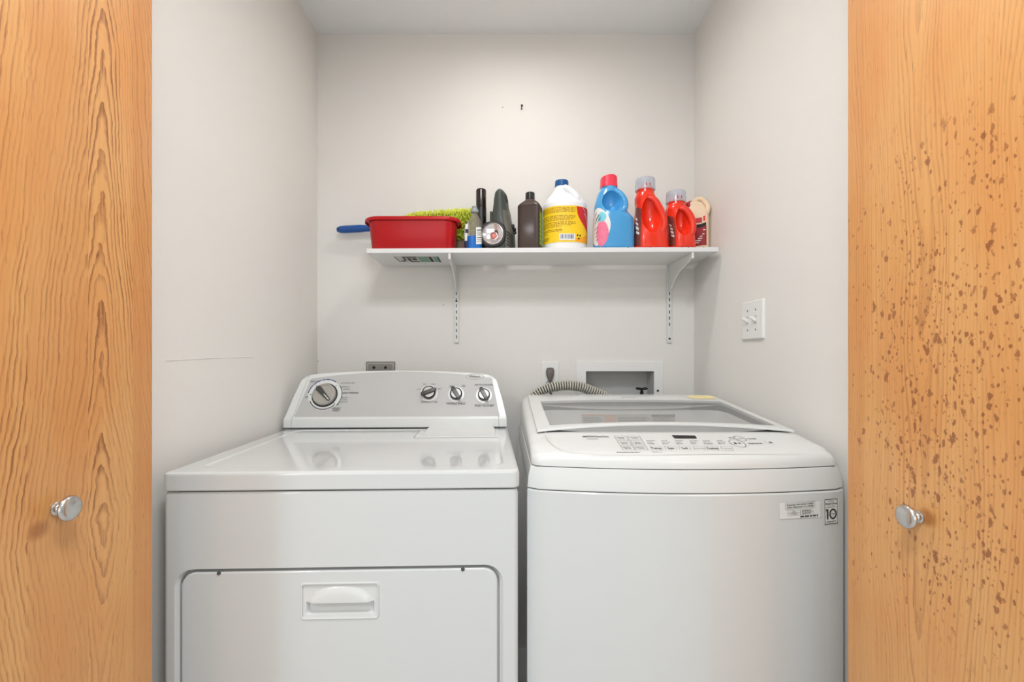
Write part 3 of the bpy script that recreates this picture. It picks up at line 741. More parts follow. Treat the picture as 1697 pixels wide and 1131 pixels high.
# lid frame
def lid_y0(u): return LY0 - 0.004 + 0.026 * (1 - u * u)
def lid_z(u, y): return ztop(y) + 0.004 + 0.0105 * (1 - u * u) * max(0, 1 - abs(y - 1.15) / .5) 
def lid_grid(x0, x1, y0f, y1, nu, nv, off, keep=None, th=0.0, bmv=None):
    bm = bmv or bmesh.new(); g = []
    for j in range(nv + 1):
        row = []
        for i in range(nu + 1):
            x = x0 + (x1 - x0) * i / nu; u = (x - WXC) / ((LX1 - LX0) / 2); u = max(-1, min(1, u)); y0 = y0f(u); y = y0 + (y1 - y0) * j / nv
            row.append(bm.verts.new(wl((x, y, lid_z(u, y) + off))))
        g.append(row)
    for j in range(nv):
        for i in range(nu):
            bm.faces.new((g[j][i], g[j][i + 1], g[j + 1][i + 1], g[j + 1][i]))
    return bm
def lid_frame():
    """ring of strips around the glazing, then thickened"""
    bm = bmesh.new(); nu = 30
    cols = [LX0 + (LX1 - LX0) * i / nu for i in range(nu + 1)]
    out = []; inn = []
    N = 64; r_o, r_i = .012, .02
    ol = rrect(LX0, LX1, LY0, LY1, .010, 6); 
    # sample both outlines at the same parameter by walking sides
    def walk(x0, x1, y0f, y1f, n=22):
        pts = []
        for i in range(n): t = i / n; x = x0 + (x1 - x0) * t; pts.append((x, y0f(x)))
        for i in range(n): t = i / n; y0, y1 = y0f(x1), y1f(x1); pts.append((x1, y0 + (y1 - y0) * t))
        for i in range(n): t = i / n; x = x1 + (x0 - x1) * t; pts.append((x, y1f(x)))
        for i in range(n): t = i / n; y0, y1 = y0f(x0), y1f(x0); pts.append((x0, y1 + (y0 - y1) * t))
        return pts
    un = lambda x: max(-1, min(1, (x - WXC) / ((LX1 - LX0) / 2)))
    O = walk(LX0, LX1, lambda x: lid_y0(un(x)), lambda x: LY1)
    I = walk(GX0, GX1, lambda x: GY0 + .006 * (1 - un(x) ** 2), lambda x: GY1 + 0.012 * (1 - un(x) ** 2))
    lv = lambda pts, off, s=0.0: [wl((x, y, lid_z(un(x), y) + off)) for x, y in pts]
    mid = [((a[0] * .5 + b[0] * .5), (a[1] * .5 + b[1] * .5)) for a, b in zip(O, I)]
    near = [((a[0] * .93 + b[0] * .07), (a[1] * .93 + b[1] * .07)) for a, b in zip(O, I)]
    rings(bm, [lv(O, -0.0040), lv(O, -0.001), lv(near, 0.0012), lv(mid, 0.0016), lv(I, 0.0012), lv(I, -0.006)], False, False)
    vs = bm.verts[:]; n = len(O); bm.verts.ensure_lookup_table()
    for i in range(n):
        j = (i + 1) % n; bm.faces.new((bm.verts[i], bm.verts[5 * n + i], bm.verts[5 * n + j], bm.verts[j]))
    return bm, I
bm, GI = lid_frame(); lid = finish(bm, 'lid', M['wplastic'], was, 40)
bm = bmesh.new(); nu, nv = 24, 10; g = []
for j in range(nv + 1):
    row = []
    for i in range(nu + 1):
        x = GX0 + (GX1 - GX0) * i / nu; u = (x - WXC) / ((LX1 - LX0) / 2)
        y0, y1 = GY0 + .006 * (1 - u * u), GY1 + .012 * (1 - u * u); y = y0 + (y1 - y0) * j / nv; row.append(bm.verts.new(wl((x, y, lid_z(u, y) + 0.0008))))
    g.append(row)
for j in range(nv):
    for i in range(nu): bm.faces.new((g[j][i], g[j][i + 1], g[j + 1][i + 1], g[j + 1][i]))
finish(bm, 'lid_glass', M['lidglass'], lid, 60)
# frames on the lid and on the panel slope
def slope_frame(x_, y_, y0, z0, y1, z1, lift=0.0008):
    d = Vector((0, y1 - y0, z1 - z0)).normalized(); n = Vector((0, -d.z, d.y))
    q = ray_plane(x_, y_, (0, y0, z0), n); return frame4(q - WO + n * lift, Vector((1, 0, 0)), d, n)
def LF(x_, y_, lift=0.0015): return slope_frame(x_, y_, 1.2, lid_z(0.2, 1.2), 1.48, lid_z(0.2, 1.48), lift)
YW = 1.452
def VF(x_, y_, lift=0.0): return frame4(px(x_, y_, YW - lift) - WO, Vector((1, 0, 0)), Vector((0, 0, 1)), Vector((0, -1, 0)))
def tub_sticker(name, x0, x1, y0, y1, m, lift):
    bm = bmesh.new(); P = [px(a, b, YW - lift) - WO for a, b in ((x0, y1), (x1, y1), (x1, y0), (x0, y0))]
    q = [bm.verts.new(v) for v in P] + [bm.verts.new(v + Vector((0, .0006, 0))) for v in P]
    for f in ((0, 1, 2, 3), (7, 6, 5, 4), (0, 4, 5, 1), (1, 5, 6, 2), (2, 6, 7, 3), (3, 7, 4, 0)): bm.faces.new([q[k] for k in f])
    return finish(bm, name, m, tubs, 0)
tub_sticker('warning_sticker', 964, 1119, 687, 701.5, M['sticker_w'], 0)
tub_sticker('warning_block', 1002, 1021, 688, 701.5, M['sticker_o'], .0010)
tub_sticker('warning_header', 964, 1001, 687.3, 689.6, M['sticker_o'], .0010)
tub_sticker('warning_grey_block', 1080, 1119, 687.5, 691.5, M['seam'], .0010)
bm = bmesh.new(); R_ = random.Random(3)
for x0, x1 in ((967, 1000), (1024, 1078), (1082, 1117)):
    for k in range(4):
        f = VF((x0 + x1) / 2, 692.5 + k * 2.4, .0014); L = (x1 - x0) / 2 * YW / F; scribble(bm, f, -L, L * R_.uniform(.5, 1), 0, .0014, 0, R_)
finish(bm, 'warning_print', M['inkgrey'], tubs, 0)['kind'] = 'stuff'
bm = bmesh.new(); scribble(bm, LF(1043, 660, .002), -.024, .024, 0, .004, .001, R_); scribble(bm, LF(925, 657.5, .003), -.07, .07, 0, .004, .001, R_); finish(bm, 'lid_print', M['inkgrey'], lid, 0)['kind'] = 'stuff'
bm = bmesh.new(); A = Vector((0.655, 1.545, 0))
pts = rrect(0.612, 0.698, 1.515, 1.57, .012)
rings(bm, [[wl((a, b, lid_z((a - WXC) / .315, b) + .0022)) for a, b in pts], [wl((a, b, lid_z((a - WXC) / .315, b) + .0027)) for a, b in pts]])
finish(bm, 'yellow_sticker', M['sticker_y'], lid, 0)
# dark finger pocket under the front lip of the lid
bm = bmesh.new(); lp = []
for i in range(25):
    u = -0.99 + 1.98 * i / 24; x = WXC + u * (LX1 - LX0) / 2; y = 1.1445; z = ztop(y) + .0004
    lp.append([wl((x, y, z - .001)), wl((x, 1.172, ztop(1.172) - .016 * (1 - u * u) + .0015)), wl((x, 1.174, ztop(1.174) - .017 * (1 - u * u))), wl((x, 1.1455, z - .002))])
rings(bm, lp); finish(bm, 'finger_pocket', mat('pocket_grey', srgb(62, 62, 61), .5), was, 30)
# touch panel print
def PF(x_, y_, lift=0.0011): return slope_frame(x_, y_, 1.008, .953, 1.142, .976, lift)
pm = 1.08 / F
bm = bmesh.new()
f = PF(1137, 724.8); q0, q1 = PF(1113, 722.2), PF(1155, 727.4)
pts = [PF(1113, 722.3), PF(1152, 723), PF(1155, 727.6), PF(1118, 727.4)]
bm.faces.new([bm.verts.new(p.translation) for p in pts]); finish(bm, 'display_window', M['ink'], was, 0)
bm = bmesh.new()
def quad_outline(bm, c, w=0.7):      # c: 4 pixel corners of a printed key
    P = [PF(*p).translation for p in c]; ctr = sum(P, Vector()) / 4
    for k in range(4):
        a, b = P[k], P[(k + 1) % 4]
        def inn(p): d = ctr - p; return p + d.normalized() * min(d.length * .3, w * pm * 1.4)
        bm.faces.new([bm.verts.new(v) for v in (a, b, inn(b), inn(a))])
for r in range(3):
    for c in range(2):
        y0 = 723 + r * 8.2; x0 = 1017.5 + c * 22 + r * 5.2
        quad_outline(bm, [(x0, y0 + .4), (x0 + 20, y0 + .6), (x0 + 25, y0 + 7.6), (x0 + 4.6, y0 + 7.4)], .5)
keys = [('Temp.', 1087, 743.8), ('Spin', 1111, 744), ('Soil', 1134, 744), ('Custom Pgm.', 1158.5, 744.2), ('Option', 1180, 744.2), ('Tub Clean', 1204, 744.3)]
for s, x_, y_ in keys: quad_outline(bm, [(x_ - 10, y_ - 3.6), (x_ + 9, y_ - 3.4), (x_ + 11.5, y_ + 4), (x_ - 7.5, y_ + 3.8)], .4)
for (x_, y_, rx) in ((1226.5, 727.8, 8.5), (1222, 735.6, 11.5)):
    f = PF(x_, y_); pts = [(rx * pm * math.cos(2 * PI * i / 32), rx * pm * 1.55 * math.sin(2 * PI * i / 32)) for i in range(32)]; outline(bm, f, pts, .8 * pm, 0)
finish(bm, 'key_outline', M['inkgrey'], was, 0)['kind'] = 'stuff'
bm = bmesh.new(); R_ = random.Random(11)
for s, x_, y_ in keys: text_into(bm, s, (6.0 if len(s) < 7 else 3.2) * pm * 1.9, PF(x_ + 1, y_ + .2), 0, len(s) < 7, sx=.55)
for s, x_, y_, sz in (('POWER', 1246.5, 728.2, 6), ('START/PAUSE', 1252, 736, 5.4)): text_into(bm, s, sz * pm * 1.15, PF(x_, y_), 0, True, sx=.62)
text_into(bm, '6MOTION Direct Drive', 7 * pm * 1.5, PF(987, 724.5), 0, True, sx=.42); scribble(bm, PF(982, 728.5), -9 * pm, 9 * pm, 0, .0022, 0, R_)
bar(bm, PF(1221, 735.4) @ Matrix.Shear('XZ', 4, (0, 0)), -.006, -.001, -.004, .004, 0); bar(bm, PF(1223, 735.4), 0.001, .0026, -.004, .004, 0); bar(bm, PF(1224.4, 735.4), 0.002, .0036, -.004, .004, 0)
for r in range(3):
    for c in range(2):
        f = PF(1029.5 + c * 22 + r * 5.2, 727 + r * 8.2); scribble(bm, f, -6.5 * pm, 6.5 * pm, 3 * pm, .0022, 0, R_); scribble(bm, f, -5 * pm, 6 * pm, -2.5 * pm, .0022, 0, R_)
for s, x_, y_ in keys:
    for k in range(3): f = PF(x_ - 5 + k * 1.3 - 4, 731.2 + k * 2.6); scribble(bm, f, -7 * pm, R_.uniform(1, 9) * pm, 0, .0020, 0, R_)
for a in ((1041, 750.6, 18), (1090, 750.6, 8), (1138, 750.4, 6)): scribble(bm, PF(a[0], a[1]), -a[2] * pm, a[2] * pm, 0, .0022, 0, R_)
scribble(bm, PF(1212, 726.5), -5 * pm, 4 * pm, 0, .003, 0, R_); text_into(bm, 'OFF', 6 * pm, PF(1226.5, 728), 0)
f = PF(1275, 733.5); bar(bm, f, -4 * pm, 4 * pm, -5 * pm, -4 * pm, 0); bar(bm, f, -1 * pm, 3 * pm, -3 * pm, 1 * pm, 0); bar(bm, f, -6 * pm, -5.4 * pm, -2 * pm, 6 * pm, 0)
finish(bm, 'panel_lettering', M['inkgrey'], was, 0)['kind'] = 'stuff'
# engraved border of the touch panel, small oval emblem
bm = bmesh.new()
bpts = [(903, 712), (906, 727), (915, 738), (930, 745), (955, 750), (1000, 753), (1080, 754.5), (1160, 754), (1230, 753), (1290, 751.8), (1330, 750)]
for a, b in zip(bpts, bpts[1:]):
    A, B = PF(a[0], a[1], .0006).translation, PF(b[0], b[1], .0006).translation; d = (B - A).normalized(); s = Vector((-d.y, d.x, 0)) * .0007
    bm.faces.new([bm.verts.new(v) for v in (A - s, B - s, B + s, A + s)])
finish(bm, 'panel_groove', M['sticker_w'], was, 0)
bm = bmesh.new(); f = PF(905.5, 725.7); outline(bm, f, [(8 * pm * math.cos(2 * PI * i / 28), 5 * pm * math.sin(2 * PI * i / 28)) for i in range(28)], .0008, 0); finish(bm, 'oval_emblem', M['sticker_w'], was, 0)
# stickers on the front
def fy(x): return yf((x - WXC) / WHW) - 0.0009
def front_pt(x_, y_, lift=0.0):
    Y = 1.0
    for _ in range(6): Y = fy((x_ - CX) / F * Y) - lift
    return px(x_, y_, Y) - WO
def front_patch(name, c, m, lift, parent=was):
    bm = bmesh.new(); n = 6; g = []
    for j in range(2):
        row = []
        for i in range(n + 1):
            t = i / n; a = Vector(c[0]).lerp(Vector(c[1]), t); b = Vector(c[3]).lerp(Vector(c[2]), t); q = a if j == 0 else b
            row.append(bm.verts.new(front_pt(q.x, q.y, lift)))
        g.append(row)
    for i in range(n): bm.faces.new((g[0][i], g[1][i], g[1][i + 1], g[0][i + 1]))
    return finish(bm, name, m, parent, 0)
def FFr(x_, y_, lift=0.0012):
    p = front_pt(x_, y_, lift); q = front_pt(x_ + 4, y_ - .35, lift); d = (q - p).normalized(); up = Vector((0, 0, 1)); n = d.cross(up).normalized()
    return frame4(p, d, n.cross(d), n)
fm = 1.005 / F
info = front_patch('information_sticker', ((1291.5, 834), (1359, 831), (1359.5, 857.5), (1292, 861)), M['paper'], .0004)
bm = bmesh.new()
f = FFr(1326, 838.3); text_into(bm, 'Customer Information Centre', 3.9 * fm, f @ Matrix.Translation((0, 2.0 * fm, 0)), 0, True); text_into(bm, "Centre d'information \u00e0 la client\u00e8le", 3.5 * fm, f @ Matrix.Translation((0, -1.9 * fm, 0)), 0, True)
outline(bm, f, [(-26.5 * fm, -4.9 * fm), (26.5 * fm, -4.9 * fm), (26.5 * fm, 4.9 * fm), (-26.5 * fm, 4.9 * fm)], .35 * fm, 0)
f = FFr(1326.5, 849.5)
for x0, x1, y0, y1 in ((-23, 0, 0, 4.2), (0, 23, 0, 4.2), (-23, 0, -4.2, 0), (0, 23, -4.2, 0)): outline(bm, f, [(x0 * fm, y0 * fm), (x1 * fm, y0 * fm), (x1 * fm, y1 * fm), (x0 * fm, y1 * fm)], .22 * fm, 0)
text_into(bm, 'USA', 3.4 * fm, f @ Matrix.Translation((-11.5 * fm, 2 * fm, 0)), 0); text_into(bm, 'CANADA', 3.0 * fm, f @ Matrix.Translation((-11.5 * fm, -2.2 * fm, 0)), 0)
R_ = random.Random(5)
for y_ in (2, -2.2): scribble(bm, f, 3 * fm, 19 * fm, y_ * fm, 1.3 * fm, 0, R_)
f = FFr(1341, 855.6); scribble(bm, f, -16 * fm, 16 * fm, 0, 2.6 * fm, 0, R_)
finish(bm, 'sticker_lettering', M['inkgrey'], info, 0)['kind'] = 'stuff'
badge = front_patch('warranty_badge', ((1365, 829), (1390.2, 827.6), (1390.2, 867), (1365, 869.5)), M['paper'], .0004)
bm = bmesh.new(); f = FFr(1377.6, 848.3, .0014)
outline(bm, f, rrect(-12.6 * fm, 12.6 * fm, -20.5 * fm, 20.5 * fm, 1.8 * fm, 4), .9 * fm, 0)
text_into(bm, 'INVERTER', 2.6 * fm, f @ Matrix.Translation((0, 17 * fm, 0)), 0); text_into(bm, 'Direct Drive', 4.2 * fm, f @ Matrix.Translation((0, 13 * fm, 0)), 0, True); text_into(bm, 'M O T O R', 2.6 * fm, f @ Matrix.Translation((0, 9.4 * fm, 0)), 0)
bar(bm, f, -10 * fm, 10 * fm, 6.9 * fm, 7.3 * fm, 0)
bar(bm, f, -8.4 * fm, -5.6 * fm, -12.4 * fm, 4.2 * fm, 0); bar(bm, f, -10 * fm, -8.4 * fm, 1.4 * fm, 4.2 * fm, 0)
outline(bm, f @ Matrix.Translation((3.4 * fm, -4 * fm, 0)), [(7 * fm * math.cos(2 * PI * i / 36), 8.6 * fm * math.sin(2 * PI * i / 36)) for i in range(36)], 2.4 * fm, 0)
text_into(bm, 'YEAR', 2.6 * fm, f @ Matrix.Translation((3.4 * fm, -4 * fm, 0)), 0, True); text_into(bm, 'WARRANTY', 3.3 * fm, f @ Matrix.Translation((0, -16.6 * fm, 0)), 0, True)
finish(bm, 'badge_lettering', M['ink'], badge, 0)['kind'] = 'stuff'

# ------------------------------------------------------------ wall shelf
SZ = 0.379 + ZC - 0.0035; SX0, SX1, SY0, SY1 = -0.475, 0.743, 1.606, 1.8345
shelf = thing('wall_shelf', (SX0, SY0, SZ), 'long white board shelf on two slotted wall brackets above the machines', 'shelf', ry=math.radians(-0.25))
HM = mw(shelf); HI = HM.inverted()
ST_ = 0.0165; SL = SX1 - SX0
finish(nbox(0, SL, 0, SY1 - SY0, -ST_, 0, 0.0012, 1), 'board', M['melamine'], shelf)
def spx(x, y, Y): return HI @ px(x, y, Y)
bm = bmesh.new(); R_ = random.Random(4)
for x_ in (964, 1004, 1024, 1041, 1078, 1104, 1128, 1131, 1141, 1148, 1152, 1166):      # knocks along the front edge of the board
    q = spx(x_, 411, SY0); w = R_.uniform(.001, .003); h = R_.uniform(.0012, .003)
    rings(bm, [[(q.x - w, -.0002, -.0002), (q.x + w, -.0002, -.0008), (q.x + w * .4, -.0002, -h)], [(q.x - w, .0012, .0002), (q.x + w, .0012, .0002), (q.x + w * .4, .0008, -h)]])
finish(bm, 'edge_chips', M['card'], shelf, 0)['kind'] = 'stuff'
# product sticker under the board
def under(x, y):
    n = HM.to_3x3() @ Vector((0, 0, 1)); return HI @ ray_plane(x, y, HM @ Vector((0, 0, -ST_ - .0004)), n)
def uquad(bm, c):
    bm.faces.new([bm.verts.new(under(*p)) for p in c])
us_ = bmesh.new(); uquad(us_, [(652.5, 425.6), (725, 425.6), (731, 434.6), (664, 434.6)]); us = finish(us_, 'board_sticker', M['sticker_w'], shelf, 0)
def skew(x0, x1, y0, y1): 
    f = lambda x, y: (x + (y - 425.6) * 1.25 * (1 - (x - 652) / 140), y); return [f(x0, y0), f(x1, y0), f(x1, y1), f(x0, y1)]
HZ = Vector((0, 0, -.0003))
def u2(name, quads, m):
    bm = bmesh.new()
    for q in quads: bm.faces.new([bm.verts.new(under(*p) + HZ) for p in q])
    return finish(bm, name, m, us, 0) if name != 'sticker_print' else tag(finish(bm, name, m, us, 0), kind='stuff')
u2('sticker_panel', [skew(690, 708, 426, 434.2), skew(716, 724, 426, 434.2)], M['sage'])
u2('sticker_print', [skew(652, 653.6, 425.6, 434.6), skew(723.5, 726, 425.6, 434.6), skew(665, 689, 425.8, 427.2), skew(664, 668, 427.8, 432), skew(671, 677, 427.8, 432.5), skew(679, 687, 428.2, 431.5), skew(672, 688, 433, 434.4), skew(657, 664, 432, 433.6), skew(709, 714, 426, 434)], M['ink'])
for cx_ in (756.5, 1107.5):
    X = (cx_ - CX) / F * YB - SX0; w = .0088
    zb = px(0, 568, YB).z - SZ; zt = px(0, 438, YB).z - SZ; dzx = math.tan(math.radians(0.25)) * X
    yb = YB - SY0
    bm = bmesh.new()
    box(bm, X - w, X + w, yb - .004, yb, zb - dzx, zt - dzx, .0008, 1); box(bm, X - w, X - w + .003, yb - .011, yb - .004, zb - dzx, zt - dzx); box(bm, X + w - .003, X + w, yb - .011, yb - .004, zb - dzx, zt - dzx)
    box(bm, X - w + .0032, X + w - .0032, yb - .0105, yb - .0045, zb - dzx, zt - dzx)
    tr = finish(bm, 'slotted_standard', M['powder'], shelf)
    bm = bmesh.new(); pitch = 10.2 / F * YB
    for k in range(9): 
        z = zb - dzx + .016 + k * pitch
        if cx_ > 1000 and k < 2: continue
        box(bm, X - .0016, X + .0016, yb - .0108, yb - .010, z, z + .013)
    finish(bm, 'slots', M['ink'], tr)['kind'] = 'stuff'
    zs = px(0, 500 if cx_ < 1000 else 562, YB).z - SZ - dzx
    bm = bmesh.new(); lathe(bm, [(.0042, 0), (.0036, .002)], 12, Matrix.Translation((X, yb - .0102, zs)) @ Matrix.Rotation(PI / 2, 4, 'X')); finish(bm, 'standard_screw', M['ink'], tr)
    # bracket arm
    prof = [(yb - .011, -ST_ - .0005), (.006, -ST_ - .0005), (.005, -.036), (.03, -.041), (.12, -.060), (.165, -.078), (.195, -.100), (.210, -.110), (yb - .011, -.120)]
    bm = bmesh.new(); rings(bm, [[(X - .0028, a, b) for a, b in prof], [(X + .0028, a, b) for a, b in prof]])
    br = finish(bm, 'bracket', M['powder'], shelf, 30)
    bm = bmesh.new(); box(bm, X - .0042, X + .0042, .003, .007, -.038, -ST_ - .0003, .0008, 1); finish(bm, 'bracket_lip', M['powder'], br)

# ------------------------------------------------------------ things on the shelf
TANS = math.tan(math.radians(0.25))
def zs(x): return SZ + (x - SX0) * TANS + 0.0004
def on_shelf(name, x_, Y, label, cat, rz=0.0, group=None):
    X = (x_ - CX) / F * Y; return thing(name, (X, Y, zs(X)), label, cat, rz, group)
def hz(y_, Y, X): return ZC - (y_ - CY) / F * Y - zs(X)      # height above the shelf of a pixel row
def loft_part(L, name, m, parent, nz=28, n=40):
    bm = bmesh.new(); L.build(bm, nz, n); return finish(bm, name, m, parent, 40)

# red tub
YT = 1.66
tubo = on_shelf('dish_tub', 683, 1.688, 'shiny red plastic dish tub at the uncovered end of the shelf', 'tub')
X0 = tubo.location.x; h = hz(359, 1.615, X0)
cut_a = (604 - CX) / F * 1.62 - X0; 
def tl(x0, x1, y0, y1, r, z): return [(a, b, z) for a, b in rrect(x0, x1, y0, y1, r, 7)]
b0 = ((613 - CX) / F * 1.625 - X0, (752 - CX) / F * 1.64 - X0); t0 = ((607 - CX) / F * 1.62 - X0, (757 - CX) / F * 1.66 - X0)
bm = bmesh.new()
rings(bm, [tl(b0[0] + .006, b0[1] - .006, -.064, .042, .03, 0), tl(b0[0], b0[1], -.068, .046, .034, .005), tl(t0[0], t0[1], -.074, .053, .045, h - .008), tl(t0[0] - .012, t0[1] + .012, -.080, .060, .055, h - .006), tl(t0[0] - .015, t0[1] + .014, -.080, .062, .058, h - .013),
           tl(t0[0] - .017, t0[1] + .016, -.081, .064, .060, h - .012), tl(t0[0] - .016, t0[1] + .015, -.081, .063, .059, h - .003), tl(t0[0] - .012, t0[1] + .012, -.078, .060, .055, h), tl(t0[0] + .004, t0[1] - .004, -.070, .049, .042, h - .001), tl(b0[0] + .004, b0[1] - .004, -.064, .042, .03, .005)])
finish(bm, 'basin', M['tub'], tubo, 50)
# duster: lime chenille pad on a blue handle, standing behind the tub
dX = (720 - CX) / F * 1.79
dus = thing('chenille_duster', (dX, 1.792, zs(dX)), 'lime green noodle duster with a blue handle standing behind the red tub', 'duster')
def pad_dims(u):   # u -1..1 along the pad
    zt = 0.178 + 0.026 * (u + 1) / 2; e = math.sqrt(max(0.0, 1 - abs(u) ** 6)); return zt, e
L0, L1 = (657 - CX) / F * 1.79 - dX, (806 - CX) / F * 1.79 - dX
bm = bmesh.new(); lp = []
for i in range(15):
    u = -1 + 2 * i / 14; zt, e = pad_dims(u * .985); x = (L0 + L1) / 2 + (L1 - L0) / 2 * u * .97; zb = .035 if u < .2 else .035
    lp.append([(x, .016 * e * math.cos(a), (zt + zb) / 2 - .006 + ((zt - zb) / 2 - .006) * e * math.sin(a)) for a in [2 * PI * k / 16 for k in range(16)]])
rings(bm, lp); pad = finish(bm, 'pad', M['limeb'], dus)
bm = bmesh.new(); R_ = random.Random(21); cnt = 0
for i in range(44):
    for k in range(26):
        u = -.99 + 1.98 * (i + R_.random() * .7) / 44; a = 2 * PI * (k + R_.random() * .7) / 26 ; zt, e = pad_dims(u)
        if math.sin(a) * .5 + .5 > 0 and math.cos(a) > 0.55: continue      # side against the wall
        x = (L0 + L1) / 2 + (L1 - L0) / 2 * u; zc = (zt + .035) / 2 - .004; hh2 = (zt - .035) / 2 - .008
        base = Vector((x, .016 * e * math.cos(a), zc + hh2 * e * math.sin(a))); nrm = Vector((R_.uniform(-.4, .4), math.cos(a) * 1.4, math.sin(a) + R_.uniform(-.3, .3))).normalized()
        tip = base + nrm * R_.uniform(.008, .014); r = .0028
        t = nrm.orthogonal().normalized(); b = nrm.cross(t)
        rings(bm, [[base + (t * math.cos(q) + b * math.sin(q)) * r for q in (0, 1.26, 2.51, 3.77, 5.03)], [tip + (t * math.cos(q) + b * math.sin(q)) * r for q in (0, 1.26, 2.51, 3.77, 5.03)], [tip + nrm * .002 + (t * math.cos(q) + b * math.sin(q)) * r * .4 for q in (0, 1.26, 2.51, 3.77, 5.03)]])
finish(bm, 'noodles', M['lime'], dus, 60)['kind'] = 'stuff'
pa, pb = px(559, 381, 1.815) - dus.location, px(660, 376, 1.80) - dus.location
bm = bmesh.new(); N = 18; path = [pa.lerp(pb, i / N) for i in range(N + 1)]
tube(bm, path, [.0085 if i == 0 else .0138 if i == 1 else .0145 if i < 8 else .013 for i in range(N + 1)], 16); finish(bm, 'handle', M['blueh'], dus, 50)
bm = bmesh.new(); hp = pa + Vector((.012, -.0135, .001)); lathe(bm, [(.0045, 0), (.004, .0006)], 12, frame4(hp, Vector((0, 0, 1)), Vector((-1, 0, 0)), Vector((0, -1, 0)))); finish(bm, 'hanging_hole', M['ink'], dus, 0)
# small brown carton
car = on_shelf('small_carton', 764.5, 1.755, 'small grey brown carton between the red tub and the clear blue bottle', 'carton')
bm = nbox(-.018, .016, -.014, .014, 0, .058, .001, 1); finish(bm, 'carton_body', M['card'], car)
bm = bmesh.new(); box(bm, -.018, .016, -.0146, .0146, .0581, .0595); finish(bm, 'carton_flap', M['card'], car)
# utility knife like white tube with black tip
pen = on_shelf('slim_tube', 774.5, 1.668, 'slim white tube with a black tip and dark blue foot, beside the clear bottle', 'tube', 0.2)
X = pen.location.x
L = Loft([(0.038, .0100, .007, 2.6, .000), (.07, .0098, .007, 2.6, -.001), (.098, .0075, .006, 2.6, .0005), (.108, .0035, .003, 2.4, .004), (.112, .0015, .0015, 2.2, .006)])
loft_part(L, 'tube_body', M['bleach'], pen, 16, 20)
bm = bmesh.new(); L.patch(bm, PI * 1.25, PI * 1.62, .066, .080, .0005, 4, 4); finish(bm, 'black_button', M['black'], pen); bm = bmesh.new(); L.patch(bm, PI * 1.0, PI * 1.45, .100, .1085, .0005, 5, 4); finish(bm, 'black_tip', M['black'], pen)
L2 = Loft([(0, .0095, .0075, 2.6), (.010, .0100, .008, 2.6), (.038, .0104, .0082, 2.6)]); loft_part(L2, 'tube_foot', mat('navy_plastic', srgb(18, 34, 84), .4), pen, 6, 20)
# clear bottle with blue wrap
clr = on_shelf('clear_squeeze_bottle', 786.5, 1.655, 'small clear bottle with grey cap, white label and blue lower half', 'bottle', 0.1)
X = clr.location.x; s = 1.655 / F; H = hz(358, 1.655, X)
L = Loft([(0, 11.8 * s, 11 * s, 2.3), (.02, 12 * s, 11 * s, 2.3), (hz(372, 1.655, X), 11.2 * s, 10.5 * s, 2.2), (hz(364, 1.655, X), 9.0 * s, 8.5 * s, 2), (hz(355, 1.655, X), 5.4 * s, 5.2 * s, 2), (hz(352, 1.655, X), 5 * s, 5 * s, 2)])
loft_part(L, 'bottle_body', M['clearpet'], clr, 24, 32)
zb_ = hz(393.5, 1.655, X); L2 = Loft([(0.0008, 12.0 * s, 11.2 * s, 2.3), (.02, 12.25 * s, 11.25 * s, 2.3), (zb_, 12.2 * s, 11.2 * s, 2.3)])
loft_part(L2, 'blue_wrap', M['bluel'], clr, 8, 32)
bm = bmesh.new(); L.patch(bm, PI * 1.54, PI * 1.86, hz(407, 1.655, X), hz(379, 1.655, X), .0014, 8, 6, .004); lb = finish(bm, 'bottle_label', M['paper'], clr)
bm = bmesh.new()
for y_, hh_ in ((383, 1.6), (387, .6), (389.5, .6), (392, .6), (395.5, 1.2), (399, .6), (402, .6)): L.patch(bm, PI * 1.57, PI * 1.82, hz(y_ + hh_, 1.655, X), hz(y_, 1.655, X), .0019, 6, 1, .004)
finish(bm, 'label_print', M['ink'], lb)['kind'] = 'stuff'
bm = bmesh.new(); z0 = hz(352, 1.655, X); lathe(bm, [(6.6 * s, z0 - 1 * s), (6.8 * s, z0 + 2 * s), (6.4 * s, z0 + 4.5 * s), (4.4 * s, z0 + 5.5 * s), (4.6 * s, z0 + 8.6 * s), (3.8 * s, z0 + 9.8 * s)], 24); finish(bm, 'bottle_cap', mat('grey_cap_plastic', srgb(150, 160, 160), .35), clr)
# black aerosol
aer = on_shelf('aerosol_can', 797.3, 1.735, 'tall glossy black spray can behind the small clear bottle', 'spray can')
X = aer.location.x; s = 1.735 / F; H = hz(314, 1.735, X)
bm = bmesh.new(); lathe(bm, [(8.2 * s, 0), (8.8 * s, .003), (8.8 * s, H - 32 * s), (8.4 * s, H - 30.5 * s), (7 * s, H - 30 * s)], 32); finish(bm, 'can_body', M['black'], aer)
bm = bmesh.new(); lathe(bm, [(8.5 * s, H - 30 * s), (8.5 * s, H - 3 * s), (8.0 * s, H - 1 * s), (6.6 * s, H), (1e-4, H)], 32); finish(bm, 'can_cap', mat('gloss_black_brown', srgb(38, 26, 22), .12, coat=.4), aer)
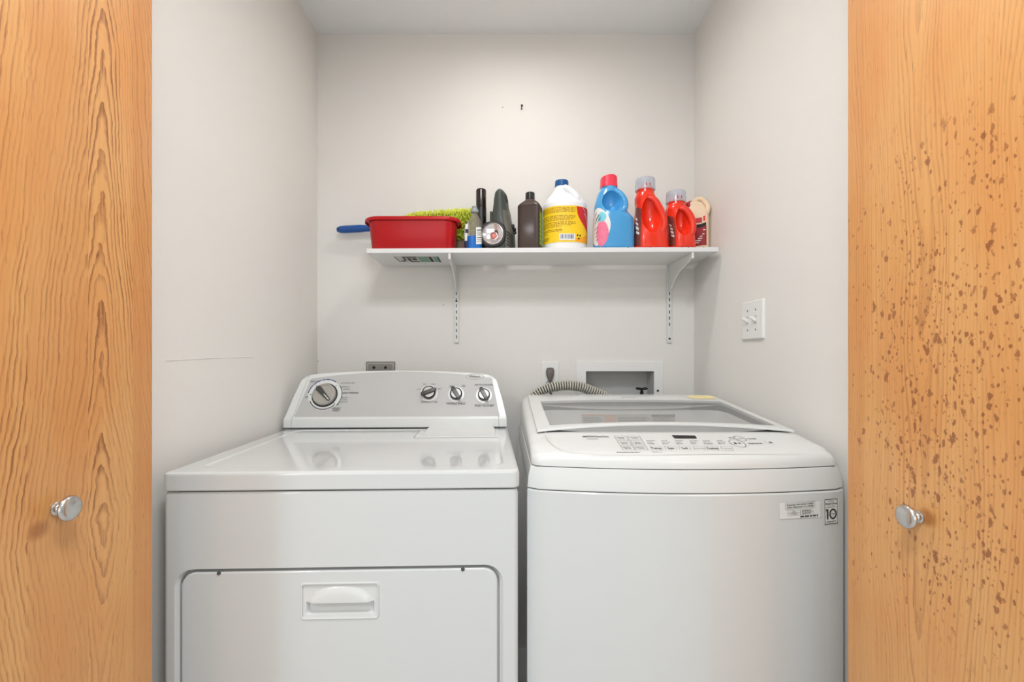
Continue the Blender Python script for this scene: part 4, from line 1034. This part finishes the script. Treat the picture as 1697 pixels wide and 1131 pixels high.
# lantern torch
YLn = 1.70
lan = on_shelf('lantern_torch', 829, YLn, 'dark grey handheld lantern torch with a big round reflector facing forward', 'torch', math.radians(-9))
X = lan.location.x; s = YLn / F
zt = hz(314, YLn, X)
L = Loft([(0, .044, .060, 3.0, .006, .012), (.03, .046, .066, 3, .006, .012), (.075, .044, .068, 2.8, .006, .012), (.12, .035, .066, 2.6, .004, .012), (.165, .029, .060, 2.4, .003, .014), (zt - .020, .0215, .052, 2.2, .001, .015), (zt - .006, .0135, .040, 2.1, .0, .018), (zt, .003, .02, 2, .0, .02)])
bd = loft_part(L, 'lantern_body', M['lantern'], lan, 30, 36)
bm = bmesh.new(); rings(bm, [[(xx, .026 + .026 * math.cos(a), zt - .055 + .026 * math.sin(a)) for a in [2 * PI * k / 20 for k in range(20)]] for xx in (-.08, .08)])
boolean(bd, finish(bm, 'cut', M['ink']))
bm = bmesh.new(); L.patch(bm, -PI * .40, PI * .02, .004, zt - .09, .0012, 8, 14); sp = finish(bm, 'side_panel', M['olive'], lan)
bm = bmesh.new()
for k in range(5): L.patch(bm, -PI * .36, -PI * .12, .012 + k * .011, .017 + k * .011, .0022, 5, 1, -.016)
finish(bm, 'side_vents', M['ink'], sp)['kind'] = 'stuff'
bm = bmesh.new()
for (a, b, r) in ((.092, -.10, .009), (.086, -.02, .0075), (.074, -.03, .006)):
    p = L.p(b * PI, a, .004); lathe(bm, [(r, -.004), (r, .004), (r * .6, .006)], 12, Matrix.Translation(p) @ Matrix.Rotation(PI / 2, 4, 'Y'))
finish(bm, 'side_latch', M['black'], lan)
bm = bmesh.new(); p = L.p(PI * .98, .135, .002); box(bm, p.x - .006, p.x + .003, p.y - .03, p.y - .005, .115, .155, .003); finish(bm, 'switch', M['black'], lan)
lc = Vector((-.017, -.052, hz(388, 1.645, X))); rr = 21.5 * s
bm = bmesh.new(); lp = []
for (dy, k) in ((.055, .72), (.02, .98), (.004, 1.0), (-.004, .97), (-.009, .90)): lp.append([lc + Vector(((rr * k) * math.copysign(abs(math.cos(a)) ** .78, math.cos(a)), dy, (rr * k) * math.copysign(abs(math.sin(a)) ** .78, math.sin(a)))) for a in [2 * PI * i / 40 for i in range(40)]])
lp.append([lc + Vector((rr * .82 * math.cos(a), -.0095, rr * .82 * math.sin(a))) for a in [2 * PI * i / 40 for i in range(40)]]); rings(bm, lp, True, False); hd = finish(bm, 'lamp_head', M['lanternd'], lan)
FR = Matrix.Translation(lc + Vector((0, -.0095, 0))) @ Matrix.Rotation(PI / 2, 4, 'X')
bm = bmesh.new(); lathe(bm, [(16.8 * s, -.001), (17.3 * s, .0015), (16.2 * s, .0022), (15.8 * s, .0005)], 40, FR, cap=False); finish(bm, 'lens_ring', M['nickel'], hd)
bm = bmesh.new(); lathe(bm, [(16.5 * s, .0008), (13 * s, -.003), (9 * s, -.006), (6 * s, -.0075), (1e-4, -.008)], 40, FR, cap=False); finish(bm, 'reflector', M['reflector'], hd)
bm = bmesh.new(); F2 = FR @ Matrix.Translation((1.8 * s, -3.4 * s, 0)); lathe(bm, [(6.6 * s, -.006), (6.4 * s, .001), (5.2 * s, .0018), (4.8 * s, -.001)], 28, F2, cap=False); finish(bm, 'bulb_collar', M['reflector'], hd)
bm = bmesh.new(); lathe(bm, [(4.8 * s, -.004), (4.2 * s, 0), (2.4 * s, .0022), (1e-4, .0028)], 24, F2, cap=False); finish(bm, 'bulb', M['bulb'], hd)
bm = bmesh.new(); L.disc(bm, -PI * .17, zt - .040, .085 * PI, .017, .0012, 20, 3, None, 0, 0.0); finish(bm, 'grip_opening', M['ink'], lan)
# brown bottle
YP = 1.672
per = on_shelf('brown_square_bottle', 878.5, YP, 'dark brown square shouldered bottle with a black ribbed cap', 'bottle', math.radians(-16))
X = per.location.x; s = YP / F; zsh = hz(343, YP, X); zn = hz(331.5, YP, X)
L = Loft([(0, 17.5 * s, 13.5 * s, 8), (.004, 18.4 * s, 14.5 * s, 8), (.014, 18.6 * s, 14.6 * s, 8), (zsh - .004, 18.6 * s, 14.6 * s, 8), (zsh, 18.0 * s, 14.2 * s, 7), (zn - .003, 8.6 * s, 7.6 * s, 2.4), (zn, 7 * s, 7 * s, 2), (zn + .004, 6.4 * s, 6.4 * s, 2)])
loft_part(L, 'bottle_body', M['brown'], per, 36, 48)
bm = bmesh.new()
for k in range(9): z = .016 + (zsh - .03) * k / 8; L.patch(bm, -PI * .30, PI * .25, z, z + .0022, .0009, 8, 1)
for z in (.018, zsh - .006): L.patch(bm, PI * 1.26, PI * 1.74, z, z + .0018, .0008, 8, 1)
finish(bm, 'moulded_ribs', M['brown'], per)['kind'] = 'stuff'
bm = bmesh.new(); L.patch(bm, -PI * .115, PI * .25, .02, zsh - .024, .0006, 6, 6); lb = finish(bm, 'side_label', M['greenl'], per)
bm = bmesh.new(); n = 36; z0, z1 = zn, hz(320, YP, X)
rings(bm, [[((7.4 + (.35 if i % 2 else 0) + d) * s * math.cos(2 * PI * i / n), (7.4 + (.35 if i % 2 else 0) + d) * s * math.sin(2 * PI * i / n), z) for i in range(n)] for z, d in ((z0, 0), (z1 - .003, 0), (z1, -.8))]); finish(bm, 'bottle_cap', M['black'], per, 20)
# bleach jug
YB_ = 1.70
jug = on_shelf('bleach_jug', 936, YB_, 'large white jug with a blue cap and yellow label', 'jug', 0.0)
X = jug.location.x; s = YB_ / F; zz = lambda y_: hz(y_, YB_ - .03, X)
Rj = 36.2 * s
L = Loft([(0, Rj * .95, Rj * .82, 2.3), (.004, Rj * .98, Rj * .84, 2.3), (zz(341), Rj, Rj * .86, 2.3), (zz(336), Rj * .965, Rj * .83, 2.2), (zz(331), Rj * .88, Rj * .76, 2.1, -.002), (zz(322), Rj * .64, Rj * .56, 2.0, -.004), (zz(312), Rj * .41, Rj * .40, 2, -.008), (zz(306.5), 11.2 * s, 11.2 * s, 2, -.0105), (zz(305), 9.6 * s, 9.6 * s, 2, -.0115), (zz(302), 9.4 * s, 9.4 * s, 2, -.0115)])
jb = loft_part(L, 'jug_body', M['bleach'], jug, 40, 56)
# integral handle: a swept rib down the shoulder with the finger gap beside it
bm = bmesh.new(); hp = [L.p(-PI * .42, zz(310), -.008), L.p(-PI * .37, zz(315), .000), L.p(-PI * .335, zz(322), .003), L.p(-PI * .315, zz(330), -.002), L.p(-PI * .30, zz(337), -.014)]
tube(bm, spline(hp, 6), .0125, 16); finish(bm, 'jug_handle', M['bleach'], jug, 60)
bm = bmesh.new(); g = [L.p(-PI * .51, zz(309), .0), L.p(-PI * .485, zz(316), .002), L.p(-PI * .45, zz(325), .001)]
bc = bmesh.new(); tube(bc, [g[0] + Vector((0, -.004, 0)), g[1] + Vector((0, -.002, 0)), g[2] + Vector((0, -.002, 0))], [.0025, .011, .0075], 12); bm.free(); boolean(jb, finish(bc, 'cut', M['bleach']))
cx_ = -.0115; z0, z1 = zz(305.5), zz(295.5)
bm = bmesh.new(); lathe(bm, [(11.1 * s, z0), (11.3 * s, z0 + .002), (11.0 * s, z1 - .002), (10.4 * s, z1), (1e-4, z1)], 40, Matrix.Translation((cx_, 0, 0))); finish(bm, 'jug_cap', M['capblue'], jug)
zl0, zl1 = zz(405.5), zz(346.5)
bm = bmesh.new(); L.patch(bm, PI * 1.005, PI * 2.0, zl0, zl1, .0008, 40, 6); yl = finish(bm, 'label', M['yellow'], jug)
def jz(v): return zl0 + (zl1 - zl0) * v
bm = bmesh.new(); L.patch(bm, PI * 1.60, PI * 1.995, 0, 0, .0012, 14, 8, zf=lambda u, v: jz(.02 + v * (.10 + .35 * u * u))); finish(bm, 'label_amber_corner', M['amberl'], yl)
bm = bmesh.new(); L.patch(bm, PI * 1.615, PI * 1.97, 0, 0, .0014, 20, 8, zf=lambda u, v: jz((.985 - .74 * max(0.0, u) ** .42) * (1 - v) + .985 * v)); finish(bm, 'label_swirl', M['redl'], yl)
bm = bmesh.new()
for k, (o_, w_) in enumerate(((.10, .014), (.17, .02))): 
    L.patch(bm, PI * (1.70 + o_ * .35), PI * 1.93, 0, 0, .0018, 16, 1, zf=lambda u, v: jz(.94 - .64 * u ** (1.6 - k * .3) - .14 * k * (1 - u) + v * .02))
finish(bm, 'swirl_stripe', M['bleach'], yl)
bm = bmesh.new(); R_ = random.Random(8)
for k, (v, u1) in enumerate(((.94, 1), (.90, 1), (.86, 1), (.82, 1), (.72, 1), (.68, 1), (.64, .95), (.60, .9), (.54, 1), (.50, 1), (.46, .9), (.42, .7), (.34, .72), (.30, .72), (.24, .3), (.14, .36), (.10, .36), (.07, .3))):
    th = PI * 1.03; end = PI * (1.03 + .57 * u1)
    while th < end:
        w_ = R_.uniform(.015, .06) * PI; L.patch(bm, th, min(th + w_, end), jz(v), jz(v + .017), .0012, 3, 1); th += w_ + .010 * PI
finish(bm, 'label_print', mat('brown_ink', srgb(150, 108, 20), .6), yl)['kind'] = 'stuff'
bm = bmesh.new(); L.patch(bm, PI * 1.405, PI * 1.595, jz(.05), jz(.23), .0013, 8, 2); bcd = finish(bm, 'barcode_field', M['paper'], yl)
bm = bmesh.new(); th = PI * 1.425
while th < PI * 1.575:
    w_ = R_.choice((.003, .005, .008)) * PI; L.patch(bm, th, th + w_, jz(.09), jz(.205), .0018, 1, 1); th += w_ + R_.choice((.004, .006, .010)) * PI
finish(bm, 'barcode', M['inkblue'], yl)
bm = bmesh.new()
for k in range(3):
    c = PI * 1.655; 
    for q in (0,): 
        a = 2 * PI * k / 3 + .5; L.disc(bm, c + .026 * PI * math.cos(a), jz(.16) + .0075 * math.sin(a), .014 * PI, .0035, .0016, 10, 2)
finish(bm, 'recycling_mark', M['ink'], yl)
bm = bmesh.new(); L.patch(bm, PI * 1.93, PI * 1.985, jz(.06), jz(.28), .0016, 4, 3); finish(bm, 'red_side_print', M['redl'], yl)
def pocket(o, c, r, rot=0.0, tiltx=0.0):
    bm = bmesh.new(); bmesh.ops.create_uvsphere(bm, u_segments=28, v_segments=18, radius=1.0)
    M4 = Matrix.Translation(c) @ Matrix.Rotation(tiltx, 4, 'X') @ Matrix.Rotation(rot, 4, 'Y') @ Matrix.Diagonal((r[0], r[1], r[2], 1))
    bmesh.ops.transform(bm, matrix=M4, verts=bm.verts[:]); return boolean(o, finish(bm, 'cut', M['ink']))
# fabric softener
YS = 1.662
sof = on_shelf('fabric_softener_bottle', 1015.5, YS, 'sky blue softener bottle with a coral pink cap and floral label', 'bottle', 0)
X = sof.location.x; s = YS / F; zz = lambda y_: hz(y_, YS - .03, X)
L = Loft([(0, 31 * s, 22 * s, 3, 1.0 * s), (.006, 32.5 * s, 24 * s, 3, 1.0 * s), (zz(375), 32.8 * s, 25 * s, 2.8, 1.0 * s), (zz(361), 32 * s, 25 * s, 2.7, .6 * s), (zz(354), 29.0 * s, 24.5 * s, 2.5, -2.2 * s), (zz(347), 26.8 * s, 23.5 * s, 2.4, -4.2 * s), (zz(337), 25.2 * s, 21.5 * s, 2.4, -4.6 * s), (zz(325), 21.5 * s, 18 * s, 2.3, -5.4 * s), (zz(316), 18.5 * s, 15 * s, 2.1, -5.5 * s), (zz(311), 14.6 * s, 14 * s, 2, -6 * s), (zz(307.5), 13.9 * s, 13.6 * s, 2, -6.5 * s), (zz(303), 13 * s, 13 * s, 2, -6.8 * s)])
sb = loft_part(L, 'bottle_body', M['softblue'], sof, 36, 48)
pocket(sb, Vector((-6.5 * s, -23 * s, zz(334.5))), (15.5 * s, 21 * s, 19.5 * s))
bm = bmesh.new(); hp = [L.p(-PI * .36, zz(314), -.003), L.p(-PI * .27, zz(322), .002), L.p(-PI * .22, zz(333), .003), L.p(-PI * .25, zz(345), .001), L.p(-PI * .36, zz(353), -.006)]
tube(bm, spline(hp, 6), [.0085 + .0025 * math.sin(PI * i / 24) for i in range(25)], 14); finish(bm, 'handle', M['softblue'], sof, 60)
bm = bmesh.new(); n = 48; z0, z1 = zz(307.5), zz(289.5); lps = []
for z, k in ((z0, 1), (z0 + .002, 1.02), (z1 - .0015, .97), (z1, .94)):
    lps.append([(-6.8 * s + 13.6 * s * k * math.copysign(abs(math.cos(a)) ** .7, math.cos(a)), 13.4 * s * k * math.copysign(abs(math.sin(a)) ** .7, math.sin(a)), z + (.006 * (.6 - abs(math.cos(a) - .15)) if z > z0 + .003 else 0)) for a in [2 * PI * i / n for i in range(n)]])
rings(bm, lps); finish(bm, 'cap', M['pink'], sof, 30)
bm = bmesh.new(); zc = zz(376.5); cut = None
L.disc(bm, PI * 1.17, zc, .27 * PI, zz(345) - zc, .0009, 32, 6, cut); lb = finish(bm, 'label', M['paper'], sof)
bm = bmesh.new(); L.disc(bm, PI * 1.28, zz(389), .135 * PI, .045, .0013, 28, 5, None, 0, .3); finish(bm, 'label_flower', M['pinkl'], lb)
bm = bmesh.new(); L.disc(bm, PI * 1.28, zz(362), .09 * PI, .018, .0013, 20, 3, None, 0, .6); finish(bm, 'label_sky', M['aqual'], lb)
bm = bmesh.new()
for k, (y0, y1, a0, a1) in enumerate(((359, 352, 1.11, 1.15), (366, 356, 1.14, 1.19), (372, 361, 1.12, 1.16), (372, 362, 1.17, 1.205), (369, 360, 1.21, 1.225), (382, 377, 1.11, 1.17), (388, 384, 1.12, 1.18), (394, 391, 1.11, 1.16), (400, 397, 1.13, 1.18))):
    L.patch(bm, PI * (1.09 + (a0 - 1.11) * 1.5), PI * (1.09 + (a1 - 1.11) * 1.5), 0, 0, .0017, 5, 2, zf=lambda u, v: zz(y0 + (y1 - y0) * (u * .75 + v * .25)))
finish(bm, 'label_lettering', M['ink'], lb)
# two laundry detergent bottles
def detergent(x_, Y, ytop, ycap0, ysh, w_b, w_m, w_t, ybase, label, rz, capshift, rc, grp):
    o = on_shelf('detergent_bottle', x_, Y, label, 'bottle', rz, grp); X = o.location.x; s = Y / F; zz = lambda y_: hz(y_, Y - .03, X)
    hB = zz(ycap0); f = lambda t: hB * t
    L = Loft([(0, w_b * s * .97, 23 * s * .95, 2.8), (.005, w_b * s, 24 * s, 2.8), (f(.20), w_b * s * .985, 24.5 * s, 2.7, -.3 * s), (f(.45), w_m * s, 23.5 * s, 2.5, -1.5 * s), (f(.70), w_t * s * 1.16, 20 * s, 2.3, capshift * s * .6), (f(.88), w_t * s * 1.0, 16.5 * s, 2.1, capshift * s), (f(.94), rc * s * 1.0, rc * s, 2, capshift * s), (hB, rc * s * .98, rc * s * .98, 2, capshift * s)])
    b = loft_part(L, 'bottle_body', M['orange'], o, 36, 48)
    zc = f(.60); pocket(b, Vector((-w_m * s * .22, -26 * s, f(.55))), (w_m * s * .62, 22 * s, hB * .31), -.06)
    bm = bmesh.new(); hp = [L.p(-PI * .50, f(.84), -.004), L.p(-PI * .36, f(.79), .001), L.p(-PI * .285, f(.62), .002), L.p(-PI * .29, f(.42), .001), L.p(-PI * .34, f(.26), -.006)]
    tube(bm, spline(hp, 7), [.0085 + .0035 * math.sin(PI * i / 28) for i in range(29)], 14); finish(bm, 'handle', M['orange'], o, 60)
    z1 = zz(ytop); bm = bmesh.new(); M4 = Matrix.Translation((capshift * s, 0, 0))
    lathe(bm, [(rc * s * 1.10, hB - .002), (rc * s * 1.12, hB + .004), (rc * s * 1.06, z1 - .004), (rc * s * 1.0, z1), (rc * s * .9, z1), (rc * s * .86, z1 - .010), (1e-4, z1 - .012)], 40, M4); cp = finish(bm, 'measuring_cap', M['clearcap'], o)
    bm = bmesh.new(); lathe(bm, [(rc * s * .80, hB - .001), (rc * s * .78, hB + .012), (rc * s * .4, hB + .015), (1e-4, hB + .015)], 32, M4); finish(bm, 'spout', M['orange'], o)
    bm = bmesh.new()
    for a in (-.56, -.44): 
        q = M4 @ Vector((rc * s * 1.125 * math.cos(a * PI), rc * s * 1.125 * math.sin(a * PI), hB + .011)); box(bm, q.x - .0015, q.x + .0015, q.y - .0006, q.y + .001, q.z - .004, q.z + .004)
    finish(bm, 'cap_marks', M['redl'], cp)
    bm = bmesh.new(); L.patch(bm, PI * 1.04, PI * 1.26, 0, 0, .0010, 10, 10, zf=lambda u, v: f(.06 + .62 * v) + .30 * hB * (.5 - u) * .25); lb = finish(bm, 'label', mat('dark_label_' + str(x_), srgb(122, 60, 52), .4, var=.5, vscale=70), o)
    bm = bmesh.new()
    for (v0, v1, a0, a1, sl) in ((.50, .54, 1.07, 1.15, .05), (.42, .46, 1.09, 1.18, .05), (.34, .39, 1.10, 1.20, .05), (.26, .30, 1.12, 1.22, .04)): L.patch(bm, PI * a0, PI * a1, 0, 0, .0016, 4, 1, zf=lambda u, v: f(v0 + (v1 - v0) * v - sl * u))
    finish(bm, 'label_lettering', M['paper'], lb)
    return o
detergent(1077.6, 1.664, 292, 311, 330, 28, 25.2, 16.5, 411, 'tall orange red detergent bottle with a clear cap next to the blue bottle', 0, -8.5, 14.6, None)
detergent(1128.3, 1.66, 314, 332, 350, 20.3, 19.5, 16, 410, 'shorter orange red detergent bottle with a clear cap beside the cream bottle', 0, -8.0, 14.6, None)
# cream bottle
YC = 1.725
crm = on_shelf('cream_bottle', 1154, YC, 'cream plastic bottle with a dark red cap and label at the wall end', 'bottle', math.radians(-30))
X = crm.location.x; s = YC / F; zz = lambda y_: hz(y_, YC - .03, X)
L = Loft([(0, 19 * s, 12.5 * s, 5), (.004, 19.8 * s, 13 * s, 5), (zz(353), 19.8 * s, 13 * s, 5), (zz(349), 19 * s, 12.5 * s, 4), (zz(340), 14.5 * s, 10 * s, 3, -1 * s), (zz(333), 11.5 * s, 9 * s, 2.4, -3 * s), (zz(331), 9 * s, 8.5 * s, 2, -4 * s)])
cb = loft_part(L, 'bottle_body', M['cream'], crm, 30, 40)
bm = bmesh.new(); hp = [L.p(-PI * .12, zz(355), -.006), L.p(-PI * .06, zz(345), .004), L.p(0, zz(335), .010), Vector((7 * s, 0, zz(326.5))), Vector((-1 * s, 0, zz(327.5))), Vector((-4 * s, 0, zz(331)))]
tube(bm, spline(hp, 6), .0085, 14); finish(bm, 'handle', M['cream'], crm, 60)
bm = bmesh.new(); lathe(bm, [(7.2 * s, 0), (7.4 * s, .002), (7.0 * s, 9 * s), (6.2 * s, 10 * s), (1e-4, 10 * s)], 28, Matrix.Translation((-8.5 * s, -2 * s, zz(340))) @ Matrix.Rotation(math.radians(-24), 4, 'Y')); finish(bm, 'cap', M['dred'], crm)
bm = bmesh.new(); L.patch(bm, PI * 1.26, PI * 1.72, zz(407.5), zz(376), .0008, 12, 6); lb = finish(bm, 'red_label', M['dred'], crm)
bm = bmesh.new(); L.patch(bm, PI * 1.30, PI * 1.70, 0, 0, .0010, 10, 2, zf=lambda u, v: zz(378.5 - 6 * u + 6 * (v - .5))); finish(bm, 'label_black_band', M['ink'], lb)
bm = bmesh.new()
for k in range(4): L.patch(bm, PI * (1.29 + .1 * k), PI * (1.36 + .1 * k), 0, 0, .0010, 3, 2, zf=lambda u, v: zz(370 - 2.2 * k + 4.2 * (v - .5) * 2))
finish(bm, 'label_title', M['redl'], lb)
bm = bmesh.new(); R_ = random.Random(2)
for k in range(7): a = R_.uniform(1.36, 1.6); L.patch(bm, PI * a, PI * (a + R_.uniform(.03, .08)), zz(383 + k * 3.4), zz(381.4 + k * 3.4), .0014, 2, 1)
finish(bm, 'label_print', M['paper'], lb)['kind'] = 'stuff'

# ------------------------------------------------------------ fittings on the walls
# galvanised outlet behind the dryer
c = px(631, 599.5, YB); out = thing('dryer_outlet', (c.x, YB, c.z - .060), 'square grey metal outlet plate half hidden behind the dryer console', 'outlet')
bm = bmesh.new(); prism(bm, rrect(-.058, .058, -.058, .060, .003, 3), xz, 0, -.005, .0015); finish(bm, 'cover_plate', M['steel'], out)
bm = bmesh.new(); outline(bm, frame4(Vector((0, -.0052, 0)), Vector((1, 0, 0)), Vector((0, 0, 1)), Vector((0, -1, 0))), [(-.052, -.052), (.052, -.052), (.052, .054), (-.052, .054)], .003, 0); finish(bm, 'plate_rim', M['nickel'], out, 0)
for x_ in (-.026, .02):
    bm = bmesh.new(); lathe(bm, [(.006, 0), (.005, .002)], 12, Matrix.Translation((x_, -.005, .036)) @ Matrix.Rotation(PI / 2, 4, 'X')); finish(bm, 'plate_screw', M['ink'], out)
bm = bmesh.new(); lathe(bm, [(.03, 0), (.028, .006), (.02, .006)], 28, Matrix.Translation((0, -.005, -.006)) @ Matrix.Rotation(PI / 2, 4, 'X')); finish(bm, 'receptacle', M['black'], out)
# white outlet with the washer plug
c = px(911.5, 623.5, YB); ol = thing('wall_outlet', (c.x, YB, c.z), 'white wall outlet plate behind the washer beside the grey hose', 'outlet')
bm = bmesh.new(); prism(bm, rrect(-.035, .035, -.058, .058, .004, 3), xz, 0, -.006, .003); finish(bm, 'cover_plate', M['plate'], ol)
for z_ in (.02, -.02):
    bm = bmesh.new(); prism(bm, rrect(-.017, .017, z_ - .014, z_ + .014, .010, 5), xz, -.005, -.0075, .001); finish(bm, 'receptacle', M['plate'], ol)
c2 = px(911.5, 620.5, 1.835); pg = thing('power_plug', (c2.x, 1.842, c2.z), 'grey three pin plug and cord pushed into the white outlet', 'plug')
bm = bmesh.new(); lps = []
for z_, w_, d_ in ((.026, .006, .004), (.024, .0135, .012), (.012, .0165, .018), (-.004, .0150, .020), (-.018, .010, .017), (-.026, .0065, .012)): lps.append([(w_ * math.cos(a), -.010 + d_ * .5 * math.sin(a) - .002, z_) for a in [2 * PI * k / 20 for k in range(20)]])
rings(bm, lps); finish(bm, 'plug_body', M['plug'], pg, 60)
bm = bmesh.new(); tube(bm, spline([(0, -.012, -.024), (-.001, -.014, -.05), (0.004, -.022, -.09), (.01, -.03, -.17)], 6), .0042, 10); finish(bm, 'cord', M['plug'], pg, 60)
bm = bmesh.new(); tube(bm, [(-.002 + .014 * math.cos(a), -.018 + .001 * math.sin(3 * a), -.040 + .014 * math.sin(a)) for a in [2 * PI * k / 28 for k in range(29)]], .0013, 8); finish(bm, 'cord_tie', M['plug'], pg, 60)
# recessed valve box
c = px(1026.5, 599, YB); vb = thing('washer_valve_box', (c.x, YB, c.z), 'white framed recessed valve box in the back wall behind the washer', 'valve box', ry=0)
fx0, fx1 = px(954.5, 600, YB).x - c.x, px(1099, 600, YB).x - c.x; fz0 = BZ0 - c.z - .03
ix0, ix1, iz1, iz0 = BX0 - c.x + .002, BX1 - c.x - .002, BZ1 - c.z - .002, BZ0 - c.z + .002
bm = bmesh.new(); o4 = [(fx0, fz0), (fx1, fz0), (fx1, 0), (fx0, 0)]; i4 = [(ix0, iz0), (ix1, iz0), (ix1, iz1), (ix0, iz1)]
sh = lambda pts, k: [(a + (k if a < 0 else -k), b + (k if b < -.05 else -k)) for a, b in pts]
rings(bm, [[xz(a, b, 0) for a, b in o4], [xz(a, b, -.004) for a, b in o4], [xz(a, b, -.006) for a, b in sh(o4, .002)], [xz(a, b, -.006) for a, b in sh(i4, -.001)], [xz(a, b, -.005) for a, b in i4], [xz(a, b, 0.0) for a, b in i4]], False, False); finish(bm, 'frame', M['plate'], vb, 20)
bm = bmesh.new(); rings(bm, [[xz(a, b, -.001) for a, b in i4], [xz(a, b, .085) for a, b in i4]], False, True); finish(bm, 'recess', M['boxin'], vb, 20)
vp = px(1063.5, 646, 1.875) - Vector((c.x, YB, c.z))
bm = bmesh.new(); tube(bm, [(vp.x, vp.y, iz0), (vp.x, vp.y, vp.z - .006)], .007, 14); tube(bm, [(vp.x, vp.y, vp.z - .014), (vp.x, vp.y, vp.z)], .004, 12); vs_ = finish(bm, 'valve', M['black'], vb)
bm = bmesh.new()
for k in range(3):
    d = .014 * (k - 1); bmesh.ops.create_uvsphere(bm, u_segments=14, v_segments=10, radius=1, matrix=Matrix.Translation((vp.x + d, vp.y - (.002 if k == 1 else 0), vp.z + .004 - (.002 if k == 1 else 0))) @ Matrix.Diagonal((.0105, .010, .0058, 1)))
finish(bm, 'valve_handle', M['black'], vs_, 60)
q = px(1090, 648, YB - .006) - Vector((c.x, YB, c.z)); bm = bmesh.new(); lathe(bm, [(.0042, -.001), (.0042, .002), (.003, .0035)], 12, Matrix.Translation((q.x, -.006, q.z)) @ Matrix.Rotation(PI / 2, 4, 'X')); finish(bm, 'frame_screw', M['black'], vb)
# ribbed drain hose
hpts = [px(868, 690, 1.765), px(884, 658, 1.765), px(905, 645, 1.765), px(932, 639.5, 1.768), px(960, 641, 1.772), px(985, 650, 1.776), px(1010, 661, 1.78), px(1040, 680, 1.78)]
path = spline(hpts, 24); hb = px(868, 690, 1.765)
ho = thing('drain_hose', (hb.x, 1.765, hb.z), 'grey ribbed drain hose arching behind the washer lid', 'hose')
# resample evenly, one ridge every few samples
ln = [0.0]
for a, b in zip(path, path[1:]): ln.append(ln[-1] + (b - a).length)
def at(d):
    for i in range(len(ln) - 1):
        if d <= ln[i + 1]: t = (d - ln[i]) / max(1e-9, ln[i + 1] - ln[i]); return path[i].lerp(path[i + 1], t)
    return path[-1]
pit = .0095; nr = int(ln[-1] / pit); pp, rad = [], []
for k in range(nr):
    for f, r in ((.0, .0132), (.10, .0190), (.55, .0190), (.65, .0132)): pp.append(at((k + f) * pit) - ho.location); rad.append(r)
bm = bmesh.new(); tube(bm, pp, rad, 20); hs = finish(bm, 'hose_wall', M['hose'], ho, 30)
bm = bmesh.new(); tube(bm, [at(k * pit * 2) - ho.location for k in range(nr // 2)], .0139, 16); finish(bm, 'hose_core', M['hosed'], ho, 60)
# double light switch on the right wall
A, B = ray_plane(1232, 527, (XR, 0, 0), Vector((1, 0, 0))), ray_plane(1268, 527, (XR, 0, 0), Vector((1, 0, 0)))
zc = (ray_plane(1268, 494, (XR, 0, 0), Vector((1, 0, 0))).z + ray_plane(1268, 562, (XR, 0, 0), Vector((1, 0, 0))).z) / 2
sw = thing('light_switch', (XR, (A.y + B.y) / 2, zc), 'white double toggle light switch plate on the right wall', 'switch')
yz = lambda a, b, d: (d, a, b)
bm = bmesh.new(); prism(bm, rrect(-.060, .060, -.0585, .0585, .004, 3), yz, 0, -.007, .004); finish(bm, 'cover_plate', M['plate'], sw)
for y_ in (-.023, .023):
    bm = bmesh.new(); prism(bm, rrect(y_ - .0055, y_ + .0055, -.0125, .0125, .001, 2), yz, -.006, -.0074); slot = finish(bm, 'toggle_slot', M['sticker_w'], sw)
    bm = bmesh.new(); lp = []
    for t in (0, .5, 1): 
        cxx, cz = -.006 - .017 * t, -.002 + .010 * t; lp.append([(cxx + .002 * d1, y_ + .0042 * (1 - .25 * t) * d0, cz + .0048 * (1 - .3 * t) * d1) for d0, d1 in ((-1, -1), (1, -1), (1, 1), (-1, 1))])
    rings(bm, lp); finish(bm, 'toggle', M['plate'], slot)
    for z_ in (.030, -.030):
        bm = bmesh.new(); lathe(bm, [(.0032, -.0005), (.0030, .001), (.001, .0014)], 12, Matrix.Translation((-.0068, y_, z_)) @ Matrix.Rotation(-PI / 2, 4, 'Y')); finish(bm, 'plate_screw', M['steel'], sw)
